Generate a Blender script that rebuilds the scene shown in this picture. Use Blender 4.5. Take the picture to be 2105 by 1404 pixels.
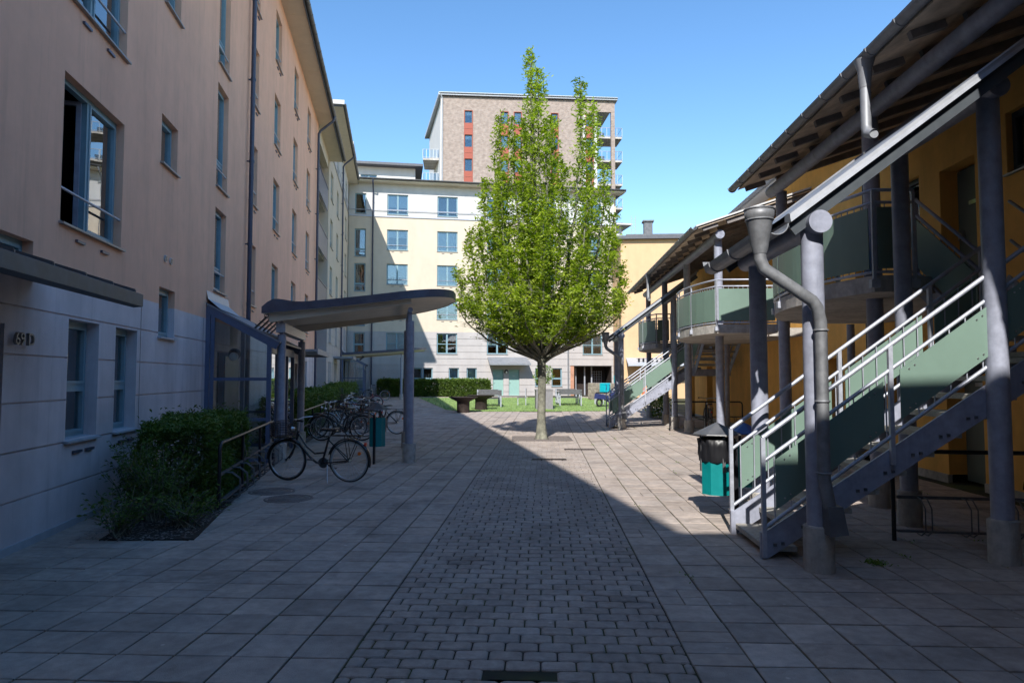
import bpy, bmesh, math, random
from mathutils import Matrix, Vector
random.seed(7)
scene = bpy.context.scene
for o in list(bpy.data.objects): bpy.data.objects.remove(o)

# ------------------------------------------------------------------ camera, sky, sun, exposure
H = 1.65
PITCH = math.atan(74/1403)
cd = bpy.data.cameras.new('camera'); cam = bpy.data.objects.new('camera', cd)
scene.collection.objects.link(cam); scene.camera = cam
cd.sensor_width = 36; cd.lens = 36*1403/2105; cd.clip_start = .1; cd.clip_end = 2000
cam.location = (0, 0, H); cam.rotation_euler = (math.pi/2+PITCH, 0, 0)
SX, SY = .235, 1.2                                   # horizontal travel of the light per metre it falls
SUNEL = math.atan(1/math.hypot(SX, SY))
sl = bpy.data.lights.new('sun', 'SUN'); sun = bpy.data.objects.new('sun', sl); scene.collection.objects.link(sun)
sl.energy = 2.7; sl.angle = math.radians(.5); sl.color = (1, .965, .91)
sun.rotation_euler = Vector((SX, SY, -1)).to_track_quat('-Z', 'Y').to_euler()
w = bpy.data.worlds.new('World'); scene.world = w; w.use_nodes = True
nt = w.node_tree; bg = nt.nodes['Background']; sk = nt.nodes.new('ShaderNodeTexSky'); sk.sky_type = 'NISHITA'
sk.sun_disc = False; sk.sun_elevation = SUNEL; sk.sun_rotation = math.atan2(-SX, -SY)
sk.air_density = 1.0; sk.dust_density = .0; sk.ozone_density = 1.2
hs = nt.nodes.new('ShaderNodeHueSaturation'); hs.inputs['Saturation'].default_value = 1.22; nt.links.new(sk.outputs[0], hs.inputs['Color']); nt.links.new(hs.outputs[0], bg.inputs[0]); bg.inputs[1].default_value = .10
scene.view_settings.view_transform = 'Standard'; scene.view_settings.look = 'None'
scene.view_settings.exposure = 1.33; scene.view_settings.gamma = 1
scene.render.engine = 'CYCLES'

# ------------------------------------------------------------------ materials
def srgb(r, g, b):
    f = lambda c: ((c/255)/12.92 if c/255 < .04045 else ((c/255+.055)/1.055)**2.4)
    return (f(r), f(g), f(b), 1)
def newmat(name):
    m = bpy.data.materials.new(name); m.use_nodes = True
    return m, m.node_tree, m.node_tree.nodes['Principled BSDF']
def mat(name, col, rough=.7, metal=0, noise=8, amt=.15, bump=.0, bscale=60, spec=.5, stain=0, attr=None, coat=0, streak=0, blot=0):
    """noise-varied surface; stain adds large soft blotches; attr multiplies by a per-piece colour attribute"""
    m, t, p = newmat(name); N = t.nodes.new; L = t.links.new
    tc = N('ShaderNodeTexCoord')
    n1 = N('ShaderNodeTexNoise'); n1.inputs['Scale'].default_value = noise; n1.inputs['Detail'].default_value = 6; n1.inputs['Roughness'].default_value = .65
    L(tc.outputs['Object'], n1.inputs['Vector'])
    r = N('ShaderNodeMapRange'); r.inputs[1].default_value = .3; r.inputs[2].default_value = .7
    r.inputs[3].default_value = 1-amt; r.inputs[4].default_value = 1+amt
    L(n1.outputs[0], r.inputs[0]); val = r.outputs[0]
    if stain:
        mp = N('ShaderNodeMapping'); mp.inputs['Scale'].default_value = (1, 1, .22); L(tc.outputs['Object'], mp.inputs[0])
        n2 = N('ShaderNodeTexNoise'); n2.inputs['Scale'].default_value = 1.6; n2.inputs['Detail'].default_value = 5; L(mp.outputs[0], n2.inputs['Vector'])
        r2 = N('ShaderNodeMapRange'); r2.inputs[1].default_value = .35; r2.inputs[2].default_value = .65; r2.inputs[3].default_value = 1-stain; r2.inputs[4].default_value = 1+stain*.6
        L(n2.outputs[0], r2.inputs[0]); mu = N('ShaderNodeMath'); mu.operation = 'MULTIPLY'; L(val, mu.inputs[0]); L(r2.outputs[0], mu.inputs[1]); val = mu.outputs[0]
    if blot:
        n5 = N('ShaderNodeTexNoise'); n5.inputs['Scale'].default_value = 1.1; n5.inputs['Detail'].default_value = 9; n5.inputs['Roughness'].default_value = .62; n5.inputs['Distortion'].default_value = .4; L(tc.outputs['Object'], n5.inputs['Vector'])
        r5 = N('ShaderNodeMapRange'); r5.inputs[1].default_value = .56; r5.inputs[2].default_value = .66; r5.inputs[3].default_value = 1; r5.inputs[4].default_value = 1-blot; L(n5.outputs[0], r5.inputs[0])
        n6 = N('ShaderNodeTexVoronoi'); n6.inputs['Scale'].default_value = 3.3; L(tc.outputs['Object'], n6.inputs['Vector'])
        r6 = N('ShaderNodeMapRange'); r6.inputs[1].default_value = .035; r6.inputs[2].default_value = .055; r6.inputs[3].default_value = 1.5; r6.inputs[4].default_value = 1; L(n6.outputs['Distance'], r6.inputs[0])
        for q in (r5, r6): mu = N('ShaderNodeMath'); mu.operation = 'MULTIPLY'; L(val, mu.inputs[0]); L(q.outputs[0], mu.inputs[1]); val = mu.outputs[0]
    if streak:
        mp = N('ShaderNodeMapping'); mp.inputs['Scale'].default_value = (5, 5, .35); L(tc.outputs['Object'], mp.inputs[0])
        n4 = N('ShaderNodeTexNoise'); n4.inputs['Scale'].default_value = 1.3; n4.inputs['Detail'].default_value = 7; n4.inputs['Roughness'].default_value = .7; L(mp.outputs[0], n4.inputs['Vector'])
        r4 = N('ShaderNodeMapRange'); r4.inputs[1].default_value = .52; r4.inputs[2].default_value = .72; r4.inputs[3].default_value = 1; r4.inputs[4].default_value = 1-streak; L(n4.outputs[0], r4.inputs[0])
        mu = N('ShaderNodeMath'); mu.operation = 'MULTIPLY'; L(val, mu.inputs[0]); L(r4.outputs[0], mu.inputs[1]); val = mu.outputs[0]
    mx = N('ShaderNodeMix'); mx.data_type = 'RGBA'; mx.blend_type = 'MULTIPLY'; mx.inputs[0].default_value = 1
    mx.inputs[6].default_value = (*col[:3], 1); L(val, mx.inputs[7]); out = mx.outputs[2]
    if attr:
        at = N('ShaderNodeAttribute'); at.attribute_name = attr
        m2 = N('ShaderNodeMix'); m2.data_type = 'RGBA'; m2.blend_type = 'MULTIPLY'; m2.inputs[0].default_value = 1
        L(out, m2.inputs[6]); L(at.outputs['Color'], m2.inputs[7]); out = m2.outputs[2]
    L(out, p.inputs['Base Color']); p.inputs['Roughness'].default_value = rough; p.inputs['Metallic'].default_value = metal
    p.inputs['Specular IOR Level'].default_value = spec
    if coat: p.inputs['Coat Weight'].default_value = coat
    if metal or rough < .6:
        r3 = N('ShaderNodeMapRange'); r3.inputs[3].default_value = rough*.75; r3.inputs[4].default_value = min(1, rough*1.35); L(n1.outputs[0], r3.inputs[0]); L(r3.outputs[0], p.inputs['Roughness'])
    if bump:
        n3 = N('ShaderNodeTexNoise'); n3.inputs['Scale'].default_value = bscale; n3.inputs['Detail'].default_value = 4; L(tc.outputs['Object'], n3.inputs['Vector'])
        b = N('ShaderNodeBump'); b.inputs['Strength'].default_value = bump; b.inputs['Distance'].default_value = .01; L(n3.outputs[0], b.inputs['Height']); L(b.outputs[0], p.inputs['Normal'])
    return m
def leafmat(name, c1, c2, trans=.35):
    m, t, p = newmat(name); N = t.nodes.new; L = t.links.new
    at = N('ShaderNodeAttribute'); at.attribute_name = 'tint'
    mx = N('ShaderNodeMix'); mx.data_type = 'RGBA'; mx.inputs[6].default_value = (*c1, 1); mx.inputs[7].default_value = (*c2, 1)
    L(at.outputs['Fac'], mx.inputs[0]); L(mx.outputs[2], p.inputs['Base Color']); p.inputs['Roughness'].default_value = .5; p.inputs['Specular IOR Level'].default_value = .35
    tr = N('ShaderNodeBsdfTranslucent'); m3 = N('ShaderNodeMix'); m3.data_type = 'RGBA'; m3.blend_type = 'MULTIPLY'; m3.inputs[0].default_value = 1
    L(mx.outputs[2], m3.inputs[6]); m3.inputs[7].default_value = (1.3, 1.5, .5, 1); L(m3.outputs[2], tr.inputs[0])
    ms = N('ShaderNodeMixShader'); ms.inputs[0].default_value = trans; L(p.outputs[0], ms.inputs[1]); L(tr.outputs[0], ms.inputs[2])
    L(ms.outputs[0], t.nodes['Material Output'].inputs[0]); return m
def glassmat(name, tint=(.75, .82, .84), refl=1.55, rough=.01):
    m, t, p = newmat(name); N = t.nodes.new; L = t.links.new
    tr = N('ShaderNodeBsdfTransparent'); tr.inputs[0].default_value = (*tint, 1)
    gl = N('ShaderNodeBsdfGlossy'); gl.inputs['Roughness'].default_value = rough; gl.inputs[0].default_value = (1, 1, 1, 1)
    fr = N('ShaderNodeFresnel'); fr.inputs[0].default_value = refl
    tc = N('ShaderNodeTexCoord'); nz = N('ShaderNodeTexNoise'); nz.inputs['Scale'].default_value = 1.3; nz.inputs['Detail'].default_value = 1; L(tc.outputs['Object'], nz.inputs['Vector'])
    b = N('ShaderNodeBump'); b.inputs['Strength'].default_value = .04; b.inputs['Distance'].default_value = .05; L(nz.outputs[0], b.inputs['Height']); L(b.outputs[0], gl.inputs['Normal'])
    mm = N('ShaderNodeMath'); mm.operation = 'MULTIPLY_ADD'; mm.inputs[1].default_value = 1.9; mm.inputs[2].default_value = .045; mm.use_clamp = True; L(fr.outputs[0], mm.inputs[0])
    ms = N('ShaderNodeMixShader'); L(mm.outputs[0], ms.inputs[0]); L(tr.outputs[0], ms.inputs[1]); L(gl.outputs[0], ms.inputs[2])
    L(ms.outputs[0], t.nodes['Material Output'].inputs[0]); return m
def brickmat(name, c1, c2, mortar, bw=.25, bh=.08, axis='XZ'):
    m, t, p = newmat(name); N = t.nodes.new; L = t.links.new
    tc = N('ShaderNodeTexCoord'); sp = N('ShaderNodeSeparateXYZ'); L(tc.outputs['Object'], sp.inputs[0]); cb = N('ShaderNodeCombineXYZ')
    ad = N('ShaderNodeMath'); ad.operation = 'ADD'; L(sp.outputs['X'], ad.inputs[0]); L(sp.outputs['Y'], ad.inputs[1])
    L(ad.outputs[0], cb.inputs[0]); L(sp.outputs['Z'], cb.inputs[1])
    br = N('ShaderNodeTexBrick'); br.inputs['Scale'].default_value = 1; br.inputs['Brick Width'].default_value = bw; br.inputs['Row Height'].default_value = bh
    br.inputs['Mortar Size'].default_value = .012; br.inputs['Color1'].default_value = (*c1, 1); br.inputs['Color2'].default_value = (*c2, 1); br.inputs['Mortar'].default_value = (*mortar, 1); br.inputs['Bias'].default_value = 0
    L(cb.outputs[0], br.inputs[0]); nz = N('ShaderNodeTexNoise'); nz.inputs['Scale'].default_value = 2.5; nz.inputs['Detail'].default_value = 8; L(tc.outputs['Object'], nz.inputs['Vector'])
    r = N('ShaderNodeMapRange'); r.inputs[1].default_value = .3; r.inputs[2].default_value = .7; r.inputs[3].default_value = .8; r.inputs[4].default_value = 1.2; L(nz.outputs[0], r.inputs[0])
    mx = N('ShaderNodeMix'); mx.data_type = 'RGBA'; mx.blend_type = 'MULTIPLY'; mx.inputs[0].default_value = 1; L(br.outputs[0], mx.inputs[6]); L(r.outputs[0], mx.inputs[7]); L(mx.outputs[2], p.inputs['Base Color'])
    p.inputs['Roughness'].default_value = .9; return m

M_ = {}
M_['peach'] = mat('peach_render', (.88, .50, .335), .9, noise=3, amt=.05, bump=.6, bscale=160, stain=.06, streak=.13)
M_['plinth'] = mat('grey_render', (.66, .59, .60), .85, noise=3, amt=.08, bump=.25, bscale=90, stain=.12, streak=.18)
M_['cream'] = mat('cream_render', (.60, .51, .40), .9, noise=2, amt=.04, bump=.3, bscale=90, stain=.05)
M_['cplinth'] = mat('pale_grey_render', (.44, .41, .40), .9, noise=2, amt=.05, bump=.25, bscale=90, stain=.07)
M_['white'] = mat('white_render', (.58, .565, .55), .9, noise=2, amt=.04, stain=.05)
M_['ochre'] = mat('ochre_render', (.88, .48, .12), .9, noise=4, amt=.07, bump=.7, bscale=180, stain=.10, streak=.12)
M_['eochre'] = mat('pale_ochre_render', (.62, .41, .23), .9, noise=2, amt=.05, stain=.06)
M_['brick'] = brickmat('tower_brick', (.27, .20, .165), (.34, .27, .23), (.31, .28, .25), .30, .10)
M_['redpanel'] = mat('red_cladding', (.30, .06, .03), .6, amt=.08)
M_['redbrick'] = brickmat('red_brick', (.42, .15, .07), (.5, .2, .1), (.4, .33, .28), .25, .08)
M_['frame'] = mat('blue_window_paint', (.20, .32, .37), .45, amt=.08)
M_['dframe'] = mat('dark_window_paint_and_verge_shade', (.05, .06, .07), .5, amt=.1)
M_['glass'] = glassmat('window_glass'); M_['porchglass'] = glassmat('porch_glass', (.80, .88, .88))
M_['blind'] = mat('white_blind', (.85, .85, .83), .8, amt=.03, noise=3)
M_['curtain'] = mat('brown_curtain', (.22, .12, .07), .9, amt=.3, noise=6)
M_['dark'] = mat('room_shade_black', (.03, .03, .032), .9)  # near-black colour stands in for the shade of unlit rooms
M_['sill'] = mat('metal_sill', (.30, .29, .28), .45, .3, amt=.12)
M_['lsill'] = mat('pale_metal_sill', (.45, .48, .52), .45, .2, amt=.1)
M_['bluesteel'] = mat('blue_grey_paint', (.30, .315, .385), .45, .0, noise=9, amt=.2, bump=.1, bscale=30, stain=.15, streak=.25)
M_['ltsteel'] = mat('galvanised_steel', (.44, .46, .52), .45, .35, noise=14, amt=.16, bump=.05, bscale=60)
M_['darksteel'] = mat('black_painted_steel', (.018, .019, .024), .35, .2, amt=.25)
M_['navy'] = mat('navy_sheet_metal', (.10, .108, .145), .4, .3, noise=4, amt=.25)
M_['porchpaint'] = mat('blue_porch_paint', (.10, .125, .20), .45, amt=.1)
M_['pipe'] = mat('navy_downpipe_paint', (.05, .06, .10), .35, .2, amt=.2)
M_['zinc'] = mat('weathered_zinc', (.25, .26, .28), .5, .25, noise=6, amt=.22, bump=.05, bscale=20)
M_['pipezinc'] = mat('weathered_downpipe', (.22, .225, .235), .5, .3, noise=8, amt=.3, bump=.1, bscale=20, streak=.3)
M_['dkzinc'] = mat('dark_zinc', (.12, .12, .125), .5, .3, noise=5, amt=.3, bump=.08, bscale=25)
M_['soffit'] = mat('soffit_board', (.66, .57, .44), .85, noise=3, amt=.06)
M_['pale_ceiling'] = mat('pale_corrugated_sheet', (.78, .72, .60), .6, noise=3, amt=.08)
M_['roof'] = mat('roof_sheet', (.10, .10, .11), .5, .3, amt=.2)
M_['bounceroof'] = mat('pale_bounce_roof', (.55, .54, .52), .7, noise=1, amt=.1)  # unseen roof tops made pale to bounce sunlight onto the peach walls
M_['ply'] = mat('weathered_plywood', (.60, .49, .38), .85, noise=2.2, amt=.45, bump=.3, bscale=20, stain=.25)
M_['timber'] = mat('grey_timber', (.2, .18, .17), .8, noise=5, amt=.3)
M_['panel'] = mat('green_laminate_panel', (.165, .245, .20), .42, noise=1.5, amt=.07, spec=.45, stain=.07)
M_['door'] = mat('green_grey_door', (.14, .175, .15), .5, noise=1.2, amt=.12, stain=.1)
M_['cdoor'] = mat('sea_green_door', (.26, .42, .38), .5, amt=.05)
M_['concrete'] = mat('cast_concrete', (.44, .41, .37), .9, noise=9, amt=.25, bump=.5, bscale=50, stain=.2, streak=.3)
M_['tread'] = mat('stair_tread_concrete', (.36, .34, .30), .9, noise=20, amt=.2, bump=.4, bscale=90)
M_['slab'] = mat('concrete_slab', (.40, .335, .29), .92, noise=9, amt=.2, bump=.6, bscale=140, stain=.16, blot=.3, attr='tint')
M_['paver'] = mat('concrete_paver', (.38, .32, .28), .92, noise=13, amt=.22, bump=.8, bscale=120, stain=.14, blot=.2, attr='tint')
M_['soil'] = mat('dark_soil', (.030, .024, .018), 1, noise=30, amt=.6, bump=1, bscale=40)
M_['rubber'] = mat('tyre_rubber', (.02, .02, .02), .7); M_['bikeblack'] = mat('black_bike_paint', (.015, .015, .018), .25, coat=.4)
M_['chrome'] = mat('bright_metal', (.55, .56, .58), .28, .9, amt=.1)
M_['white_tyre'] = mat('pale_tyre_wall', (.38, .38, .37), .7)
M_['bikeblue'] = mat('blue_bike_paint', (.06, .10, .2), .3); M_['bikered'] = mat('red_bike_paint', (.25, .03, .03), .3); M_['bikesilver'] = mat('silver_bike_paint', (.4, .42, .45), .3, .6)
M_['orange'] = mat('orange_plastic', (.85, .16, .01), .4); M_['whiteplastic'] = mat('white_plastic', (.6, .6, .6), .4)
M_['teal'] = mat('teal_bin_enamel', (.0, .20, .20), .4, amt=.12, stain=.1); M_['bag'] = mat('black_plastic_bag', (.012, .012, .014), .4, spec=.5)
M_['bluelid'] = mat('blue_lid_paint', (.02, .05, .2), .4)
M_['turq'] = mat('turquoise_fabric', (.0, .42, .50), .6); M_['navycloth'] = mat('navy_fabric', (.02, .03, .12), .8)
M_['rust'] = mat('dark_rusty_steel', (.045, .032, .028), .7, .4, amt=.4); M_['plank'] = mat('grey_planks', (.10, .10, .105), .8, amt=.2)
M_['planter'] = mat('grey_planter', (.22, .21, .22), .8, amt=.12); M_['lamp'] = mat('opal_lamp_cover', (.75, .75, .72), .3)
M_['stone'] = mat('rough_wall_stone', (.33, .28, .235), .95, noise=7, amt=.35, bump=1, bscale=25, attr='tint')
M_['bark'] = mat('hornbeam_bark', (.20, .195, .15), .95, noise=6, amt=.6, bump=1, bscale=22, stain=.4)
M_['iron'] = mat('cast_iron', (.075, .065, .06), .6, .5, amt=.3, bump=.4, bscale=60)
M_['castlid'] = mat('worn_cast_iron', (.20, .17, .155), .75, .3, amt=.35, noise=20, bump=.5, bscale=60)
M_['leaf'] = leafmat('hornbeam_leaf', (.12, .18, .014), (.42, .50, .05), .5)
M_['hedge'] = leafmat('hedge_leaf', (.045, .09, .014), (.15, .22, .04), .25)
M_['shrub'] = leafmat('shrub_leaf', (.06, .13, .015), (.22, .32, .05), .3)
M_['redplastic'] = mat('red_lens', (.5, .02, .01), .3)
def groundmat():
    m, t, p = newmat('jointing_sand'); N = t.nodes.new; L = t.links.new
    tc = N('ShaderNodeTexCoord'); n = N('ShaderNodeTexNoise'); n.inputs['Scale'].default_value = 1.3; n.inputs['Detail'].default_value = 8; L(tc.outputs['Object'], n.inputs['Vector'])
    c = N('ShaderNodeValToRGB'); c.color_ramp.elements[0].position = .42; c.color_ramp.elements[0].color = (.028, .025, .022, 1); c.color_ramp.elements[1].position = .62; c.color_ramp.elements[1].color = (.075, .085, .022, 1)
    L(n.outputs[0], c.inputs[0]); L(c.outputs[0], p.inputs['Base Color']); p.inputs['Roughness'].default_value = 1; return m
M_['ground'] = groundmat()
def lawnmat():
    m, t, p = newmat('lawn_turf'); N = t.nodes.new; L = t.links.new
    tc = N('ShaderNodeTexCoord'); n = N('ShaderNodeTexNoise'); n.inputs['Scale'].default_value = 4; n.inputs['Detail'].default_value = 10; L(tc.outputs['Object'], n.inputs['Vector'])
    c = N('ShaderNodeValToRGB'); c.color_ramp.elements[0].position = .35; c.color_ramp.elements[0].color = (.17, .27, .07, 1); c.color_ramp.elements[1].position = .65; c.color_ramp.elements[1].color = (.28, .40, .13, 1)
    L(n.outputs[0], c.inputs[0]); L(c.outputs[0], p.inputs['Base Color']); p.inputs['Roughness'].default_value = .9
    n2 = N('ShaderNodeTexNoise'); n2.inputs['Scale'].default_value = 60; L(tc.outputs['Object'], n2.inputs['Vector']); b = N('ShaderNodeBump'); b.inputs['Strength'].default_value = 1; b.inputs['Distance'].default_value = .03; L(n2.outputs[0], b.inputs['Height']); L(b.outputs[0], p.inputs['Normal']); return m
M_['lawn'] = lawnmat()

# ------------------------------------------------------------------ mesh builder
I4 = Matrix.Identity(4)
class MB:
    def __init__(s, M=None): s.v = []; s.f = []; s.sm = []; s.M = M or I4; s.tint = []
    def add(s, vs, fs, smooth=False, tint=None):
        b = len(s.v); s.v += [tuple(s.M @ Vector(p)) for p in vs]
        for q in fs: s.f.append(tuple(b+i for i in q)); s.sm.append(smooth); s.tint.append(tint)
        return s
    def quad(s, a, b, c, d, tint=None): return s.add([a, b, c, d], [(0, 1, 2, 3)], tint=tint)
    def box(s, x0, x1, y0, y1, z0, z1, tint=None):
        x0, x1 = sorted((x0, x1)); y0, y1 = sorted((y0, y1)); z0, z1 = sorted((z0, z1))
        return s.add([(x0,y0,z0),(x1,y0,z0),(x1,y1,z0),(x0,y1,z0),(x0,y0,z1),(x1,y0,z1),(x1,y1,z1),(x0,y1,z1)],
              [(0,3,2,1),(4,5,6,7),(0,1,5,4),(1,2,6,5),(2,3,7,6),(3,0,4,7)], tint=tint)
    def bbox(s, x0, x1, y0, y1, z0, z1, b=.01, tint=None):
        """box whose top edges are chamfered"""
        return s.add([(x0,y0,z0),(x1,y0,z0),(x1,y1,z0),(x0,y1,z0),(x0,y0,z1-b),(x1,y0,z1-b),(x1,y1,z1-b),(x0,y1,z1-b),(x0+b,y0+b,z1),(x1-b,y0+b,z1),(x1-b,y1-b,z1),(x0+b,y1-b,z1)],
              [(0,3,2,1),(8,9,10,11),(0,1,5,4),(1,2,6,5),(2,3,7,6),(3,0,4,7),(4,5,9,8),(5,6,10,9),(6,7,11,10),(7,4,8,11)], tint=tint)
    def obox(s, p, q, w, h, up=(0, 0, 1), roll=0):
        """bar from p to q with section w x h"""
        p = Vector(p); q = Vector(q); d = (q-p).normalized(); a = d.cross(Vector(up))
        a = a.normalized() if a.length > 1e-4 else Vector((1, 0, 0)); c = a.cross(d).normalized(); a *= w/2; c *= h/2
        vs = [p-a-c, p+a-c, p+a+c, p-a+c, q-a-c, q+a-c, q+a+c, q-a+c]
        return s.add(vs, [(0,1,2,3),(7,6,5,4),(0,4,5,1),(1,5,6,2),(2,6,7,3),(3,7,4,0)])
    def tube(s, pts, r, seg=8, cap=True, rs=None):
        pts = [Vector(p) for p in pts]; n = len(pts); vs = []; fs = []; prev = None
        for i, p in enumerate(pts):
            if i == 0: d = pts[1]-p
            elif i == n-1: d = p-pts[i-1]
            else: d = (pts[i+1]-p).normalized()+(p-pts[i-1]).normalized()
            if d.length < 1e-7: d = Vector((0, 0, 1))
            d.normalize()
            if prev is None:
                a = d.cross(Vector((0, 0, 1))); a = a.normalized() if a.length > .01 else Vector((1, 0, 0))
            else:
                a = (prev-d*prev.dot(d)); a = a.normalized() if a.length > 1e-4 else d.orthogonal().normalized()
            prev = a; b = d.cross(a); rr = rs[i] if rs else r
            for k in range(seg):
                t = 2*math.pi*k/seg; vs.append(p+a*math.cos(t)*rr+b*math.sin(t)*rr)
        for i in range(n-1):
            for k in range(seg):
                k2 = (k+1) % seg; fs.append((i*seg+k, i*seg+k2, (i+1)*seg+k2, (i+1)*seg+k))
        s.add(vs, fs, True)
        if cap:
            s.add(vs[:seg], [tuple(range(seg-1, -1, -1))]); s.add(vs[-seg:], [tuple(range(seg))])
        return s
    def cyl(s, x, y, z0, z1, r, seg=24, r2=None): return s.tube([(x, y, z0), (x, y, z1)], r, seg, rs=[r, r2 or r])
    def lathe(s, x, y, prof, seg=24):
        vs = []; fs = []; n = len(prof)
        for r, z in prof:
            for k in range(seg): t = 2*math.pi*k/seg; vs.append((x+r*math.cos(t), y+r*math.sin(t), z))
        for i in range(n-1):
            for k in range(seg): k2 = (k+1) % seg; fs.append((i*seg+k, i*seg+k2, (i+1)*seg+k2, (i+1)*seg+k))
        return s.add(vs, fs, True)
    def prism(s, poly, z0, z1, tint=None):
        n = len(poly); vs = [(x, y, z0) for x, y in poly]+[(x, y, z1) for x, y in poly]
        fs = [tuple(range(n-1, -1, -1)), tuple(range(n, 2*n))]+[(i, (i+1) % n, n+(i+1) % n, n+i) for i in range(n)]
        return s.add(vs, fs, tint=tint)
    def extr(s, prof, p, q, up=(0, 0, 1)):
        """sweep a closed section prof [(side,up)] from p to q"""
        p = Vector(p); q = Vector(q); d = (q-p).normalized(); a = d.cross(Vector(up)).normalized(); c = a.cross(d)
        n = len(prof); vs = [p+a*x+c*y for x, y in prof]+[q+a*x+c*y for x, y in prof]
        return s.add(vs, [tuple(range(n)), tuple(range(2*n-1, n-1, -1))]+[(i, n+i, n+(i+1) % n, (i+1) % n) for i in range(n)])
    def torus(s, c, R, r, ax, seg=40, ts=6):
        ax = Vector(ax).normalized(); a = ax.orthogonal().normalized(); b = ax.cross(a); c = Vector(c); vs = []; fs = []
        for i in range(seg):
            t = 2*math.pi*i/seg; e = a*math.cos(t)+b*math.sin(t)
            for k in range(ts): u = 2*math.pi*k/ts; vs.append(c+e*(R+r*math.cos(u))+ax*r*math.sin(u))
        for i in range(seg):
            for k in range(ts): fs.append((i*ts+k, ((i+1) % seg)*ts+k, ((i+1) % seg)*ts+(k+1) % ts, i*ts+(k+1) % ts))
        return s.add(vs, fs, True)
    def mesh(s, name, m):
        me = bpy.data.meshes.new(name); me.from_pydata(s.v, [], s.f); me.materials.append(M_[m] if isinstance(m, str) else m)
        me.polygons.foreach_set('use_smooth', s.sm)
        if any(t is not None for t in s.tint):
            ca = me.color_attributes.new('tint', 'FLOAT_COLOR', 'CORNER'); buf = []
            for p, t in zip(me.polygons, s.tint):
                t = 1 if t is None else t; c = (t, t, t, 1) if not isinstance(t, tuple) else (*t, 1); buf += list(c)*p.loop_total
            ca.data.foreach_set('color', buf)
        me.update(); return me
    def build(s, name, m, parent=None, loc=None, label=None):
        return link(s.mesh(name, m), name, parent, label)
def link(me, name, parent=None, label=None, mw=None):
    o = bpy.data.objects.new(name, me); scene.collection.objects.link(o)
    if parent: o.parent = parent
    if mw is not None: o.matrix_local = mw
    if label: o['label'] = label
    return o
def fixn(o):
    bm = bmesh.new(); bm.from_mesh(o.data); bmesh.ops.recalc_face_normals(bm, faces=bm.faces); bm.to_mesh(o.data); bm.free(); return o
def tag(o, label=None, cat=None, group=None, kind=None):
    if label: o['label'] = label
    if cat: o['category'] = cat
    if group: o['group'] = group
    if kind: o['kind'] = kind
    return o
def empty(name, loc=(0, 0, 0), rz=0, label=None, cat=None, group=None):
    o = bpy.data.objects.new(name, None); o.empty_display_size = .3; scene.collection.objects.link(o); o.location = loc; o.rotation_euler = (0, 0, rz); return tag(o, label, cat, group)
def kids(o): return [c for c in bpy.data.objects if c.parent == o]
def copy_tree(o, parent=None):
    c = o.copy(); scene.collection.objects.link(c); c.parent = parent
    for k in kids(o): copy_tree(k, c)
    return c
def wallM(x, y, ang=0): return Matrix.Translation((x, y, 0)) @ Matrix.Rotation(ang, 4, 'Z')

def facade(mb, s0, s1, z0, z1, ops=(), reveal=.14, grooves=(), gd=.02, gh=.018, vg=()):
    """wall sheet in (s, depth, z) with real openings, reveals and recessed joints"""
    ops = [o for o in ops if o[0] < s1 and o[1] > s0 and o[2] < z1 and o[3] > z0]
    S = {s0, s1}; Z = {z0, z1}
    for o in ops:
        for q in o[:2]:
            if s0 < q < s1: S.add(q)
        for q in o[2:4]:
            if z0 < q < z1: Z.add(q)
    G = [(g, g+gh) for g in grooves if z0 < g < z1-gh]
    for a, b in G: Z.add(a); Z.add(b)
    V = [(g, g+gh) for g in vg]
    for a, b in V: S.add(a); S.add(b)
    S = sorted(S); Z = sorted(Z)
    def inop(s, z): return any(o[0] < s < o[1] and o[2] < z < o[3] for o in ops)
    for i in range(len(S)-1):
        sc = (S[i]+S[i+1])/2; iv = any(a < sc < b for a, b in V)
        for j in range(len(Z)-1):
            zc = (Z[j]+Z[j+1])/2
            if inop(sc, zc): continue
            ig = any(a < zc < b for a, b in G); d = gd if (ig or iv) else 0
            mb.quad((S[i], d, Z[j]), (S[i+1], d, Z[j]), (S[i+1], d, Z[j+1]), (S[i], d, Z[j+1]))
            if ig and not iv:
                mb.quad((S[i], 0, Z[j]), (S[i+1], 0, Z[j]), (S[i+1], d, Z[j]), (S[i], d, Z[j]))
                mb.quad((S[i], d, Z[j+1]), (S[i+1], d, Z[j+1]), (S[i+1], 0, Z[j+1]), (S[i], 0, Z[j+1]))
    for o in ops:
        a, b, c, d = max(o[0], s0), min(o[1], s1), max(o[2], z0), min(o[3], z1); R = o[4] if len(o) > 4 else reveal
        R = R+.05
        if o[0] >= s0: mb.quad((a, 0, c), (a, R, c), (a, R, d), (a, 0, d))
        if o[1] <= s1: mb.quad((b, R, c), (b, 0, c), (b, 0, d), (b, R, d))
        if o[2] >= z0: mb.quad((a, 0, c), (b, 0, c), (b, R, c), (a, R, c))
        if o[3] <= z1: mb.quad((a, R, d), (b, R, d), (b, 0, d), (a, 0, d))
    return mb
cache = {}
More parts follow.
